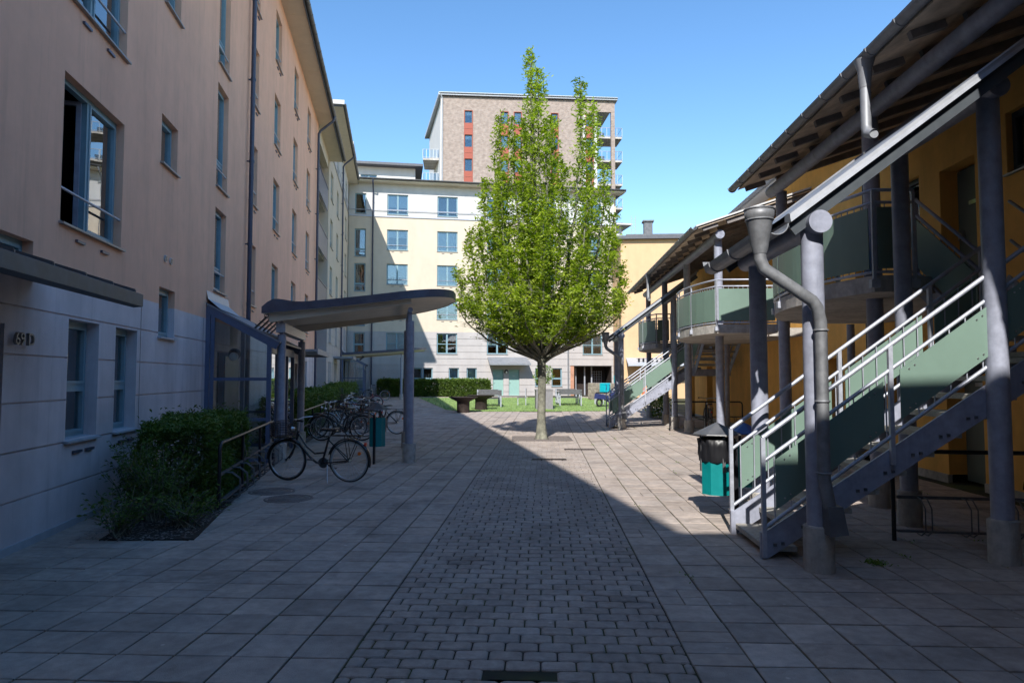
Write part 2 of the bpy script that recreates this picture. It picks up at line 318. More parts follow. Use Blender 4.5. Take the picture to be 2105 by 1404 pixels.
def window(par, M, op, style='double', blind=0, rail=False, sill='sill', fm='frame', vents=0, bm='blind', dep=.14, fw=.055):
    """a window unit with its frame, glass, blind, sill and guard rail"""
    s0, s1, z0, z1 = op[:4]; w = round(s1-s0, 3); h = round(z1-z0, 3)
    key = (w, h, style, fm, dep, fw)
    if key not in cache:
        f = MB(); y0, y1 = dep-.03, dep+.04
        f.box(0, fw, y0, y1, 0, h); f.box(w-fw, w, y0, y1, 0, h); f.box(fw, w-fw, y0, y1, 0, fw); f.box(fw, w-fw, y0, y1, h-fw, h)
        def sash(a, b, c, d):
            t = .035; y2 = y0-.012
            f.box(a, a+t, y2, y1-.01, c, d); f.box(b-t, b, y2, y1-.01, c, d); f.box(a+t, b-t, y2, y1-.01, c, c+t); f.box(a+t, b-t, y2, y1-.01, d-t, d)
        e = fw-.004
        if style in ('double', 'cross', 'opendouble'):
            f.box(w/2-.03, w/2+.03, y0, y1, fw, h-fw)
            if style == 'cross': f.box(fw, w-fw, y0+.002, y1-.002, h*.48-.025, h*.48+.025)
            if style != 'opendouble': sash(e, w/2-.026, e, h-e)
            sash(w/2+.026, w-e, e, h-e)
        elif style == 'transom':
            f.box(fw, w-fw, y0, y1, h*.44-.03, h*.44+.03); sash(e, w-e, h*.44+.026, h-e); sash(e, w-e, e, h*.44-.026)
        elif style == 'tall':
            f.box(fw, w-fw, y0, y1, h*.27-.03, h*.27+.03); sash(e, w-e, h*.27+.026, h-e); sash(e, w-e, e, h*.27-.026)
        else: sash(e, w-e, e, h-e)
        g = MB()
        if style == 'opendouble': g.box(w/2, w-fw, dep, dep+.008, fw, h-fw)
        else: g.box(fw+.02, w-fw-.02, dep, dep+.008, fw+.02, h-fw-.02)
        sm = MB(); sm.add([(-.03, -.055, -.012), (w+.03, -.055, -.012), (w+.03, dep, .014), (-.03, dep, .014), (-.03, -.055, -.035), (w+.03, -.055, -.035), (w+.03, 0, -.03), (-.03, 0, -.03)],
            [(0,1,2,3),(0,4,5,1),(4,7,6,5),(0,3,7,4),(1,5,6,2)])
        rl = MB().tube([(.0, .03, .38), (w, .03, .38)], .016, 8)
        vt = MB(); 
        vt.box(w*.22, w*.22+.2, -.03, -.002, -.16, -.13)
        cache[key] = (f.mesh('window', fm), g.mesh('pane', 'glass'), sm, rl.mesh('guard_rail', 'ltsteel'), vt)
    fr, gl, sm, rl, vt = cache[key]
    o = link(fr, 'window', par, mw=M @ Matrix.Translation((s0, 0, z0)))
    link(gl, 'pane', o)
    if blind:
        k2 = (key, round(blind, 2), bm)
        if k2 not in cache:
            b = MB(); n = max(8, int(h*blind/.06)); zt = h-fw
            for i in range(n):
                za = zt-(i+1)*h*blind/n; b.quad((fw, dep+.055+.008*(i % 2), za), (w-fw, dep+.055+.008*(i % 2), za), (w-fw, dep+.063-.008*(i % 2), za+h*blind/n), (fw, dep+.063-.008*(i % 2), za+h*blind/n))
            cache[k2] = b.mesh('blind', bm)
        link(cache[k2], 'blind', o)
    if sill:
        k3 = (key, sill)
        if k3 not in cache: cache[k3] = sm.mesh('sill', sill)
        link(cache[k3], 'sill', o)
    if rail: link(rl, 'guard_rail', o)
    if vents:
        k4 = (key, 'vent')
        if k4 not in cache: cache[k4] = vt.mesh('air_vent', 'navy')
        link(cache[k4], 'air_vent', o); link(cache[k4], 'air_vent', o, mw=Matrix.Translation((w*.4, 0, 0)))
    return o
def room(mb, op, dep=.5):
    """a near-black sheet behind an opening, standing in for the unlit room"""
    a, b, c, d = op[:4]; e = .04
    mb.quad((a-e, dep, c-e), (b+e, dep, c-e), (b+e, dep, d+e), (a-e, dep, d+e))
def gutter(mb, p, q, r=.07, hook=.6):
    """half-round gutter from p to q with joint rings"""
    p = Vector(p); q = Vector(q); d = (q-p).normalized(); a = d.cross(Vector((0, 0, 1))).normalized(); n = 9; pr = []
    for k in range(n+1): t = math.pi+math.pi*k/n; pr.append((math.cos(t)*r, math.sin(t)*r))
    for k in range(n, -1, -1): t = math.pi+math.pi*k/n; pr.append((math.cos(t)*(r-.008), math.sin(t)*(r-.008)))
    mb.extr(pr, p, q); L = (q-p).length; i = hook/2
    while i < L:
        c = p+d*i; pr2 = [(x*1.12, y*1.12) for x, y in pr[:n+1]]+[(x*.98, y*.98) for x, y in pr[:n+1]][::-1]; mb.extr(pr2, c, c+d*.035); i += hook

# ------------------------------------------------------------------ frames of reference
AA = math.atan2(.9859, -.1676)                        # direction along the left buildings
def L2W(s, n, z=0): return (-3.62-.1676*s+.9859*n, .9859*s+.1676*n, z)
RA = -math.atan(.0467)                                # turn of the right buildings and of the paving
cR, sR = math.cos(RA), math.sin(RA)
def R2W(u, v, z=0): return (u*cR-v*sR, u*sR+v*cR, z)
def W2R(x, y): return (x*cR+y*sR, -x*sR+y*cR)
def gz(y): return 0 if y < 32 else min(.26, (y-32)*.016)

# ------------------------------------------------------------------ ground
def structure(o, label=None): o['kind'] = 'structure'; return o
g = MB()
ys = [-60, 0, 32, 36, 40, 44, 48.25, 60, 100, 250, 600]
for i in range(len(ys)-1):
    y0, y1 = ys[i], ys[i+1]; g.quad((-400, y0, gz(y0)-.012), (400, y0, gz(y0)-.012), (400, y1, gz(y1)-.012), (-400, y1, gz(y1)-.012))
structure(g.build('ground', 'ground'))
bed = [L2W(7.0, .62)[:2], L2W(6.87, 1.56)[:2], L2W(13.0, 1.22)[:2], L2W(13.0, .35)[:2]]
bed2 = [L2W(16.6, .1)[:2], L2W(16.6, 1.25)[:2], L2W(40, 1.25)[:2], L2W(40, .1)[:2]]
lawn = [(-6.5, 47.5), (-3.3, 34.2), (-2.2, 32.8), (4.55, 33.2), (5.6, 38.5), (5.9, 43.5), (5.0, 47.5)]
def inpoly(x, y, P):
    c = False; n = len(P)
    for i in range(n):
        x1, y1 = P[i]; x2, y2 = P[(i+1) % n]
        if (y1 > y) != (y2 > y) and x < (x2-x1)*(y-y1)/(y2-y1)+x1: c = not c
    return c
rnd = random.Random(3)
MR = Matrix.Rotation(RA, 4, 'Z')
sl_ = MB(); 
def block(mb, u0, u1, v0, v1, gap, b, tone, tilt=.0015):
    x, y, _ = R2W((u0+u1)/2, (v0+v1)/2); z = gz(y); g2 = gap/2
    u0 += g2; u1 -= g2; v0 += g2; v1 -= g2; t = [z+rnd.uniform(-tilt, tilt) for _ in range(4)]
    if b > .008:
        k = .014; c = b
        P = [(u0+k, v0), (u1-k, v0), (u1, v0+k*.8), (u1, v1-k*.8), (u1-k, v1), (u0+k, v1), (u0, v1-k*.8), (u0, v0+k*.8)]
        mu, mv = (u0+u1)/2, (v0+v1)/2; fu = 1-2*c/(u1-u0); fv = 1-2*c/(v1-v0)
        Q = [(mu+(a-mu)*fu, mv+(d-mv)*fv) for a, d in P]; tz = [t[0], t[1], t[1], t[2], t[2], t[3], t[3], t[0]]
        vs = [Vector((*R2W(*p)[:2], z-.05)) for p in P]+[Vector((*R2W(*p)[:2], tz[i]-c*.7)) for i, p in enumerate(P)]+[Vector((*R2W(*p)[:2], tz[i])) for i, p in enumerate(Q)]
        mb.add(vs, [tuple(range(16, 24))]+[(i, (i+1) % 8, 8+(i+1) % 8, 8+i) for i in range(8)]+[(8+i, 8+(i+1) % 8, 16+(i+1) % 8, 16+i) for i in range(8)], tint=tone); return
    P = [(u0, v0), (u1, v0), (u1, v1), (u0, v1)]; Q = [(u0+b, v0+b), (u1-b, v0+b), (u1-b, v1-b), (u0+b, v1-b)]
    vs = [Vector((*R2W(*p)[:2], z-.05)) for p in P]+[Vector((*R2W(*p)[:2], t[i]-b*.6)) for i, p in enumerate(P)]+[Vector((*R2W(*p)[:2], t[i])) for i, p in enumerate(Q)]
    mb.add(vs, [(8,9,10,11),(0,1,5,4),(1,2,6,5),(2,3,7,6),(3,0,4,7),(4,5,9,8),(5,6,10,9),(6,7,11,10),(7,4,8,11)], tint=tone)
SL = .352; U0, U1 = -1.15, .85
def tone():
    t = 1+rnd.gauss(0, .045); k = rnd.random()
    if k < .04: t *= .85
    if k > .96: t *= 1.13
    w = rnd.uniform(-.02, .02); return (t*(1+w), t, t*(1-w))
def slabs(ua, n, sgn):
    for i in range(n):
        for j in range(int(50/SL)):
            u = ua+sgn*i*SL; u0, u1 = (u, u+SL) if sgn > 0 else (u-SL, u); v0 = 1.6+j*SL; off = .0
            x, y, _ = R2W((u0+u1)/2, v0+SL/2)
            if y > 49.5: continue
            pn = .9859*(x+3.62)+.1676*y
            if pn < .12 or u1 > 6.42: continue
            if any(all(inpoly(*R2W(a, b)[:2], P) for a in (u0, u1) for b in (v0, v0+SL)) for P in (bed, bed2, lawn)): continue
            if (x-.8)**2+(y-18.6)**2 < .0: continue
            k = rnd.random()
            if k < .035 and sgn > 0:
                h = SL/2
                for a in (0, 1):
                    for b in (0, 1): block(sl_, u0+a*h, u0+a*h+h, v0+b*h, v0+b*h+h, .008, .004, tone())
            elif k < .05:
                h = SL/2
                for b in (0, 1): block(sl_, u0, u1, v0+b*h, v0+b*h+h, .008, .004, tone())
            else: block(sl_, u0, u1, v0, v0+SL, .014, .006, tone(), .003)
slabs(U1, 17, 1); slabs(U0, 34, -1)
structure(sl_.build('slab_paving', 'slab'))
pv = MB(); PW, PH = .205, .135
for j in range(int(31/PH)):
    v0 = 2.2+j*PH; u = U0-(rnd.random()*.03+(PW/2 if j % 2 else 0))
    while u < U1:
        a, b = max(u, U0), min(u+PW, U1)
        x, y, _ = R2W((a+b)/2, v0)
        pit = abs(x-.8) < .78 and abs(y-18.55) < .72
        hole = (-.30 < (a+b)/2 < .0) and (3.72 < v0 < 3.86)
        if b-a > .05 and not pit and not hole and y < 32.6: block(pv, a, b, v0, v0+PH, .010, .009, tone(), .0022)
        u += PW
structure(pv.build('brick_paving_strip', 'paver'))
for nm, P, m, dz in (('planting_bed', bed, 'soil', .012), ('planting_bed', bed2, 'soil', .012)):
    o = MB().prism(P, -.1, dz).build(nm, m); structure(o)
lw = MB()
lw.add([(x, y, gz(y)+.012) for x, y in lawn]+[(-1, 40, gz(40)+.012)], [(i, (i+1) % 7, 7) for i in range(7)])
structure(lw.build('lawn', 'lawn'))
wp = MB(Matrix.Translation(L2W(0, 0)) @ Matrix.Rotation(AA, 4, 'Z'))
for i in range(16): wp.bbox(2.6+i*.9+.006, 2.6+(i+1)*.9-.006, -.40, -.004, -.04, -.003-.0005*(i % 3), .004, tint=tone())
structure(wp.build('wall_path', 'slab'))
# blades over the lawn
gb = MB(); rg = random.Random(5)
for _ in range(9000):
    x = rg.uniform(-6.5, 6); y = 32.8+14.6*rg.random()**1.6
    if not inpoly(x, y, lawn): continue
    a = rg.uniform(0, 6.28); hh = rg.uniform(.02, .05); c, s_ = math.cos(a)*.03, math.sin(a)*.03; z = gz(y)+.01
    gb.add([(x-c, y-s_, z), (x+c, y+s_, z), (x+rg.uniform(-.02, .02), y+rg.uniform(-.02, .02), z+hh)], [(0, 1, 2)])
tag(gb.build('grass', 'lawn'), 'short green grass covering the lawn by the picnic tables', 'grass', kind='stuff')

# ------------------------------------------------------------------ left peach building
bA = empty('apartment_building', L2W(0, 0), AA, 'long peach rendered apartment block with grey block-work base, on the left of the courtyard', 'building')
E3 = 3.45; ROW = 2.52; ops = []; wins = []
def addw(s0, s1, z0, z1, **k): wins.append(((s0, s1, z0, z1), k)); ops.append((s0, s1, z0, z1))
for k in range(4):
    z = 3.33+k*ROW
    addw(7.35, 9.0, z, z+1.65, style='opendouble' if k == 0 else 'double', rail=True, vents=1)
    z = E3+k*ROW
    addw(16.62, 17.6, z, z+1.52, style='single', rail=True, vents=1, blind=(0, .3, 0, .5)[k])
    addw(19.9, 20.95, z, z+1.52, style='single', rail=True, vents=1, blind=(.4, 0, .3, 0)[k])
    addw(23.6, 24.65, z, z+1.52, style='single', rail=True, vents=1, blind=(0, .6, 0, .3)[k])
    addw(27.2, 28.25, z, z+1.52, style='single', rail=True, vents=1, blind=(.5, 0, 0, .6)[k])
    addw(2.5, 4.1, 3.33+k*ROW, 4.98+k*ROW, style='double', rail=True)
addw(10.42, 11.2, 4.95, 5.70, style='single'); addw(10.42, 11.2, 7.47, 8.22, style='single'); addw(10.42, 11.2, 9.99, 10.74, style='single')
addw(10.5, 11.25, 2.28, 3.04, style='single', sill='lsill')
addw(13.62, 14.5, 3.39, 5.05, style='tall', rail=True); addw(13.62, 14.5, 5.49, 7.59, style='tall', rail=True)
addw(13.62, 14.5, 8.01, 10.11, style='tall', rail=True); addw(13.62, 14.5, 10.53, 12.4, style='tall', rail=True)
addw(7.63, 8.42, .96, 2.30, style='transom', sill='lsill', vents=1); addw(8.92, 9.66, .96, 2.30, style='transom', sill='lsill', vents=1)
addw(5.45, 6.83, 2.80, 3.0, style='single', sill=None)
for s in (19.9, 21.2, 26.3, 27.6): addw(s, s+.55, .95, 2.3, style='transom', sill='lsill')
dorA = [(4.9, 6.38, 0, 2.15, .7), (24.4, 25.5, 0, 2.15, .3), (14.0, 15.4, 0, 2.2, .3)]
allops = ops+dorA
AH = 13.2; PT = 2.77; G = [.47+.463*i for i in range(5)]
mb = MB(); facade(mb, -16, 31, PT, AH, [(a, b, c, d, .16) for a, b, c, d in ops]); mb.box(-16, 31, 12, 12.2, 0, AH); mb.box(-16.2, -16, 0, 12, 0, AH); mb.box(31, 31.2, 0, 12, 0, AH-.6)
mb.build('wall', 'peach', bA)
mb = MB(); facade(mb, -16, 31, 0.06, PT, [(a, b, c, d, .22) for a, b, c, d in ops]+dorA, grooves=G, vg=(9.78, 12.95)); mb.build('plinth', 'plinth', bA)
mb = MB(); mb.box(-8, 4.9, -.022, .02, -.05, .07); mb.box(6.38, 13.1, -.022, .02, -.05, .07); mb.box(16.4, 24.4, -.022, .02, -.05, .07); mb.box(25.5, 31, -.022, .02, -.05, .07); mb.build('base_strip', 'lsill', bA)
mb = MB()
for o in ops: room(mb, o, .75)
mb.box(-8, 31, 1.2, 1.25, 0, AH); mb.build('room_shade_sheet', 'dark', bA)
for op, k in wins:
    low = op[3] < 2.9
    window(bA, I4, op, dep=.17 if low else .13, **k)
# the open casement
oc = MB(Matrix.Translation((7.35+1.60, .12, 3.33)) @ Matrix.Rotation(math.radians(-72), 4, 'Z') @ Matrix.Rotation(math.pi, 4, 'Z'))
# casement leaf hinged at the mullion, swung inward
oc = MB(Matrix.Translation((8.14, .16, 3.385)) @ Matrix.Rotation(math.radians(100), 4, 'Z'))
t = .05; W_, H_ = .72, 1.54
oc.box(0, t, -.03, .03, 0, H_); oc.box(W_-t, W_, -.03, .03, 0, H_); oc.box(t, W_-t, -.03, .03, 0, t); oc.box(t, W_-t, -.03, .03, H_-t, H_)
cs = oc.build('casement', 'bluesteel', bA)
MB(oc.M).box(t, W_-t, -.005, .005, t, H_-t).build('pane', 'glass', cs)
MB(oc.M).box(W_-.045, W_-.02, -.045, -.03, .62, .70).box(W_-.04, W_-.025, -.07, -.045, .55, .66).build('handle', 'lamp', cs)
# doors in the block
for (a, b, c, d, r), lab in zip(dorA, ('', '', '')):
    dm = MB(); dm.box(a, b, r, r+.06, c, d); do = dm.build('door', 'darksteel', bA)
    MB().box(b-.2, b-.16, r-.05, r, .95, 1.1).build('handle', 'chrome', do)
# near door canopy: folded metal sheet
cn = MB(); s0, s1 = 2.8, 6.86
cn.add([(s0, 0, 2.80), (s1, 0, 2.80), (s1, -1.0, 2.50), (s0, -1.0, 2.50), (s0, 0, 2.60), (s1, 0, 2.60), (s1, -.93, 2.36), (s0, -.93, 2.36), (s0, -1.02, 2.37), (s1, -1.02, 2.37), (s0, -1.02, 2.49), (s1, -1.02, 2.49)],
   [(0,1,2,3), (4,7,6,5), (7,8,9,6), (8,10,11,9), (10,3,2,11), (1,5,6,2), (0,3,7,4), (2,6,9,11)])
for i in range(8): q = s0+.05+i*.55; cn.box(q, q+.02, -1.0, -.985, 2.50, 2.52); cn.obox((q, 0, 2.815), (q, -.995, 2.515), .02, .03)
cn.build('door_canopy', 'dkzinc', bA)
cn = MB(); cn.box(22.6, 26.4, -1.0, 0, 2.50, 2.58); cn.box(22.6, 26.4, -1.03, -1.0, 2.42, 2.60); cn.box(26.4, 26.43, -1.03, 0, 2.42, 2.60); cn.build('door_canopy', 'zinc', bA)
# house number
def text(body, size, M, par, name, m, ext=.012):
    cu = bpy.data.curves.new(name, 'FONT'); cu.body = body; cu.size = size; cu.extrude = ext; cu.align_x = 'LEFT'; cu.fill_mode = 'BOTH'
    tmp = bpy.data.objects.new('t', cu); scene.collection.objects.link(tmp); bpy.context.view_layer.update()
    me = bpy.data.meshes.new_from_object(tmp.evaluated_get(bpy.context.evaluated_depsgraph_get())); bpy.data.objects.remove(tmp)
    me.materials.clear(); me.materials.append(M_[m]); return link(me, name, par, mw=M)
text('69 D', .175, Matrix.Translation((6.47, -.04, 1.96)) @ Matrix.Rotation(math.pi/2, 4, 'X'), bA, 'house_number', 'sill', .014)
mb = MB()
for s, z in ((10.72, 3.50), (10.98, 3.50)):
    mb.tube([(s, -.02, z), (s, .01, z)], .055, 16)
vo = mb.build('wall_vent', 'lsill', bA)
mb = MB()
for s in (10.72, 10.98):
    for k in range(5): mb.box(s-.035, s+.035, -.026, -.02, 3.465+k*.016, 3.473+k*.016)
mb.build('grille', 'darksteel', vo)
# eaves: soffit, roof, gutter
GO = .66; AE = 36.5
sf = MB(); sf.box(-16, AE, -GO, .3, AH-.02, AH+.05)
for i in range(22): sf.box(-7+i*2.03, -6.985+i*2.03, -GO+.02, -.02, AH-.024, AH-.019)
sf.build('soffit', 'soffit', bA)
rf = MB(); rf.add([(-16.3, -GO-.02, AH+.12), (AE, -GO-.02, AH+.12), (AE, 6, AH+1.5), (-16.3, 6, AH+1.5), (-16.3, 12.5, AH+.1), (AE, 12.5, AH+.1), (-16.3, -GO-.02, AH+.04), (AE, -GO-.02, AH+.04)], [(0,1,2,3), (3,2,5,4), (0,6,7,1), (1,7,5,2), (6,0,3,4)])
rf.box(-16.3, AE, -GO-.03, -GO, AH-.06, AH+.10)
# roof_storey below: unseen box added to push the paving shadow further out
rf.build('roof', 'roof', bA)
rs = MB(); rs.box(15.0, AE-.5, 1.0, 8, AH+.2, AH+2.75); rs.build('roof_storey', 'white', bA)
gt = MB(); gutter(gt, (-16, -GO-.10, AH+.10), (AE, -GO-.10, AH+.10), .08, .62); gt.build('gutter', 'dkzinc', bA)
def downpipe(par, s, ztop, zbot=0, n=.11, out=GO+.1, r=.055, m='pipe', M=None, top=None):
    d = MB(M); top = top or ztop
    d.tube([(s, -out, ztop+.02), (s, -out, ztop-.22), (s, -out+.08, ztop-.32), (s, -n-.08, ztop-.75), (s, -n, ztop-.9), (s, -n, zbot)], r, 12)
    z = zbot+.8
    while z < ztop-1: d.tube([(s, -n, z), (s, -n, z+.05)], r*1.2, 12); d.box(s-.012, s+.012, -n, 0, z+.01, z+.04); z += 2.0
    return d.build('downpipe', m, par)
downpipe(bA, 16.35, AH+.1); downpipe(bA, 30.1, AH+.1)
# recess with balconies between the blocks
lt = MB(); lt.box(31.2, 35.6, 0, .3, 12.55, AH-.02); lt.build('lintel_beam', 'cream', bA)
for z in (5.2, 7.8, 10.4):
    b = MB(); b.box(31.2, 35.7, .15, 2.2, z-.15, z); bo = b.build('balcony', 'concrete', bA)
    p = MB()
    for i in range(9): p.box(31.3+i*.49, 31.3+i*.49+.45, .0, .03, z-.1, z+1.0)
    p.box(31.2, 35.7, -.02, .05, z+1.02, z+1.07); p.build('balustrade', 'navy', bo)
mb = MB(); mb.box(31.2, 36.0, 2.2, 2.4, 0, AH); mb.build('recess_wall', 'cream', bA)

# glass porch at the block's entrance
def porch(par, M, dp=1.2, ln=3.1, zw=2.95, zo=2.3, cap=True):
    P = MB(M); t = .08
    def zt(n): return zw+(zo-zw)*n/dp
    for s in (0, ln-t):
        P.box(s, s+t, -t, 0, 0, zt(0)+.02); P.box(s, s+t, -dp, -dp+t, 0, zt(dp)+.02)
        P.obox((s+t/2, 0, zt(0)+.03), (s+t/2, -dp-.12, zt(dp+.12)+.03), t+.01, .17)
        for z in (.08, .85, 1.62): P.box(s+.01, s+t-.01, -dp+t, -t, z-.03, z+.03)
    P.box(0, .03, -.16, -.09, 0, zt(.1))
    P.box(t, ln-t, -dp, -dp+t, 2.12, 2.28)
    for s in (.9, 2.1): P.box(s, s+.07, -dp, -dp+t, 0, 2.2)
    o = P.build('glass_porch', 'porchpaint', par)
    G_ = MB(M)
    for s in (.04, ln-.04): MB(M).add([(s, -t, .1), (s, -dp+t, .1), (s, -dp+t, zt(dp-t)-.06), (s, -t, zt(t)-.06)], [(0, 1, 2, 3)]).build('pane', 'porchglass', o)
    for a, b in ((t, .9), (2.17, ln-t)): MB(M).quad((a, -dp+.04, .1), (b, -dp+.04, .1), (b, -dp+.04, 2.15), (a, -dp+.04, 2.15)).build('pane', 'porchglass', o)
    rf = MB(M); rf.add([(-.02, .02, zt(0)+.13), (ln+.02, .02, zt(0)+.13), (ln+.02, -dp-.16, zt(dp+.16)+.13), (-.02, -dp-.16, zt(dp+.16)+.13), (-.02, .02, zt(0)+.1), (ln+.02, .02, zt(0)+.1), (ln+.02, -dp-.16, zt(dp+.16)+.1), (-.02, -dp-.16, zt(dp+.16)+.1)],
        [(0,3,2,1), (4,5,6,7), (0,4,7,3), (1,2,6,5), (3,7,6,2), (0,1,5,4)]); rf.build('porch_roof', 'zinc', o)
    fl = MB(M); fl.add([(0, 0, zt(0)+.36), (ln*.55, 0, zt(0)+.36), (ln*.55, -.03, zt(0)+.2), (0, -.03, zt(0)+.2), (ln*.55, -.26, zt(.26)+.14), (0, -.26, zt(.26)+.14)], [(0,1,2,3), (3,2,4,5)]); fl.build('flashing', 'lsill', o)
    if cap:
        sn = MB(M); n0 = dp-.33
        for k in range(5):
            s = .12+k*.42; z = zt(n0)+.13
            sn.obox((s, -n0, z), (s, -n0-.22, z+.22), .012, .14, up=(1, 0, 0)); sn.torus((s, -n0-.21, z+.25), .035, .008, (1, 0, 0), 14, 5)
        for a, b in ((.1, .12), (.18, .2), (.02, .05)): sn.tube([(.05, -n0-a, zt(n0)+.14+b), (1.95, -n0-a, zt(n0)+.14+b)], .008, 6)
        sn.build('snow_guard', 'darksteel', o)
    return o
po = porch(bA, Matrix.Translation((13.12, 0, 0)))
lm = MB(); lm.M = Matrix.Translation((16.10, -.62, 2.05)) 
lm.lathe(0, 0, [(0.001, -.13), (.07, -.11), (.10, -.05), (.105, 0)], 18); 
# wall lamp inside the porch, on its far cheek
wl = MB(Matrix.Translation((13.95, -.35, 2.12)) @ Matrix.Rotation(math.pi/2, 4, 'Y')); wl.lathe(0, 0, [(.001, -.09), (.09, -.08), (.12, -.03), (.12, 0)], 20); wl.build('porch_lamp', 'dframe', po)
wl = MB(Matrix.Translation((13.87, -.35, 2.07)) @ Matrix.Rotation(math.pi/2, 4, 'Y')); wl.lathe(0, 0, [(.001, -.05), (.06, -.045), (.085, -.02), (.09, 0)], 20); wl.build('lamp_cover', 'lamp', po)
MB().box(14.6, 15.9, -.02, 0, 0, 2.1).build('inner_door', 'dframe', po)

# ------------------------------------------------------------------ yellow block B beyond the recess (six storeys)
bB = empty('apartment_building', L2W(36, 0), AA, 'narrow cream block with white top storey beyond the recess, joined to the peach block', 'building')
BH = 16.05; Bl = 14.45; opsB = []; wB = []
for k in range(6):
    z = .95+2.6*k
    for i, (a, b) in enumerate(((1.15, 2.55), (4.95, 6.3), (9.0, 10.2), (11.6, 13.0))):
        if k == 0 and i == 2: continue
        if k < 2: a2, b2 = a, a+.45
        else: a2, b2 = a, b
        zz = z-.1 if k == 5 else z
        opsB.append((a2, b2, zz, zz+1.55)); wB.append((a2, b2, zz, zz+1.55, k))
        if k < 2: opsB.append((a+.75, a+1.2, zz, zz+1.55)); wB.append((a+.75, a+1.2, zz, zz+1.55, k))
G2 = [.45+.5*i for i in range(9)]
facade(MB(), 0, 1, 0, 1)
mb = MB(); facade(mb, 0, Bl, 5.0, 13.75, opsB); mb.box(0, .2, 0.001, 6, 5.0, 13.75); mb.build('wall', 'cream', bB)
mb = MB(); facade(mb, 0, Bl, 13.75, BH, opsB); mb.box(0, .2, 0.001, 6, 13.75, BH); mb.box(0, Bl, 6, 6.2, 0, BH); mb.build('top_storey_wall', 'white', bB)
mb = MB(); facade(mb, 0, Bl, 0, 5.0, opsB, grooves=G2)
mb.M = Matrix.Rotation(-math.pi/2, 4, 'Z'); facade(mb, -6, 0, 0, 5.0, grooves=G2); mb.build('plinth', 'cplinth', bB)
mb = MB(); mb.box(0, Bl, 1.2, 1.3, 0, BH); mb.build('room_shade_sheet', 'dark', bB)
for a, b, c, d, k in wB: window(bB, I4, (a, b, c, d), 'single', rail=k > 1, blind=rnd.choice((0, 0, .4, .7)))
mb = MB(); mb.box(0, Bl, -.06, 0, 13.72, 13.80); mb.tube([(0, -.08, 14.15), (Bl, -.08, 14.15)], .02, 6); mb.build('string_course', 'ltsteel', bB)
sf = MB(); sf.box(.0, Bl+1, -GO, .3, BH, BH+.07)
for i in range(7): sf.box(1+i*2.03, 1.015+i*2.03, -GO+.02, -.02, BH-.004, BH+.001)
sf.build('soffit', 'soffit', bB)
rf = MB(); rf.box(-.1, Bl+1, -GO-.02, 6.2, BH+.07, BH+.2); rf.box(-.12, -.02, -GO, 3, BH-.05, BH+.25); rf.build('roof', 'roof', bB)
rf = MB(); rf.box(-.25, -.12, -GO-.1, 3, BH+.02, BH+.24); rf.build('verge_board', 'white', bB)
gt = MB(); gutter(gt, (-.2, -GO-.10, BH+.10), (Bl-.6, -GO-.10, BH+.10), .08, .62); gt.build('gutter', 'dkzinc', bB)
downpipe(bB, 8.1, BH+.1)
porch(bB, Matrix.Translation((9.4, 0, 0)), dp=1.5, ln=3.2, zw=3.3, zo=2.5)
cn = MB(); cn.box(3.9, 6.8, -1.1, 0, 2.75, 2.85); cn.box(3.9, 6.8, -1.14, -1.1, 2.7, 2.9); cn.build('door_canopy', 'zinc', bB)
sg = MB(); sg.M = Matrix.Translation((7.6, -.2, 2.9)); 
sg.build('bracket', 'zinc', bB) if sg.v else None

# ------------------------------------------------------------------ far block C
CA = AA-math.pi/2
bC = empty('apartment_building', (-12.17, 50.3, .0), CA, 'cream six-storey block with white top floor closing the far end of the courtyard', 'building')
CH = 16.2; CL = 20.6; opsC = []; wC = []
CB = {(0, 0): 0}
for k in range(6):
    z = [.95, 3.43, 6.02, 8.60, 11.2, 13.88][k]; h = 1.55
    if k == 0:
        for a, b in ((4.75, 5.5), (5.55, 6.3), (7.5, 8.27), (8.85, 9.63), (14.15, 14.95), (15.45, 16.28)):
            if a == 4.75: b = 5.5
            opsC.append((a, b, z-.0, 2.37)); wC.append((a, b, z, 2.37, 'transom', 0 if a < 7 else (0 if a > 12 else 1)))
        continue
    opsC.append((.45, 1.27, z-(.55 if 1 < k < 5 else 0), z+h)); wC.append((.45, 1.27, z-(.55 if 1 < k < 5 else 0), z+h, 'tall' if 1 < k < 5 else ('transom' if k == 1 else 'single'), 0))
    for i, (a, b) in enumerate(((2.82, 4.38), (6.58, 8.13), (10.4, 12.0), (14.2, 15.75), (17.95, 19.55))):
        opsC.append((a, b, z, z+h)); wC.append((a, b, z, z+h, 'cross' if k == 1 else 'double', rnd.choice((0, .35, .6, .95, .95, .95))))
dC = [(10.87, 11.68, .28, 2.26, .12), (12.1, 12.92, .28, 2.26, .12)]
arch = [(16.95, 20.3, 0.2, 2.55, 1.6)]
AO = opsC+dC
mb = MB(); facade(mb, 0, CL, 5.08, 13.72, opsC); mb.build('wall', 'cream', bC)
mb = MB(); facade(mb, 0, CL, 13.72, CH, opsC); mb.build('top_storey_wall', 'white', bC)
mb = MB(); facade(mb, 0, CL, 0, 5.08, AO+arch, grooves=[.55+.5*i for i in range(9)], gh=.03, gd=.03); mb.build('plinth', 'cplinth', bC)
mb = MB(); mb.box(CL, CL+.2, 0.2, 9, 0, CH); mb.box(0, CL, 9, 9.2, 0, CH); mb.box(-6, 0, .4, 9, 0, CH); mb.build('end_wall', 'cream', bC)
mb = MB(); mb.box(0, 16.9, 1.0, 1.05, 0, CH); mb.box(16.9, CL, 1.7, 1.75, 2.7, CH); mb.build('room_shade_sheet', 'dark', bC)
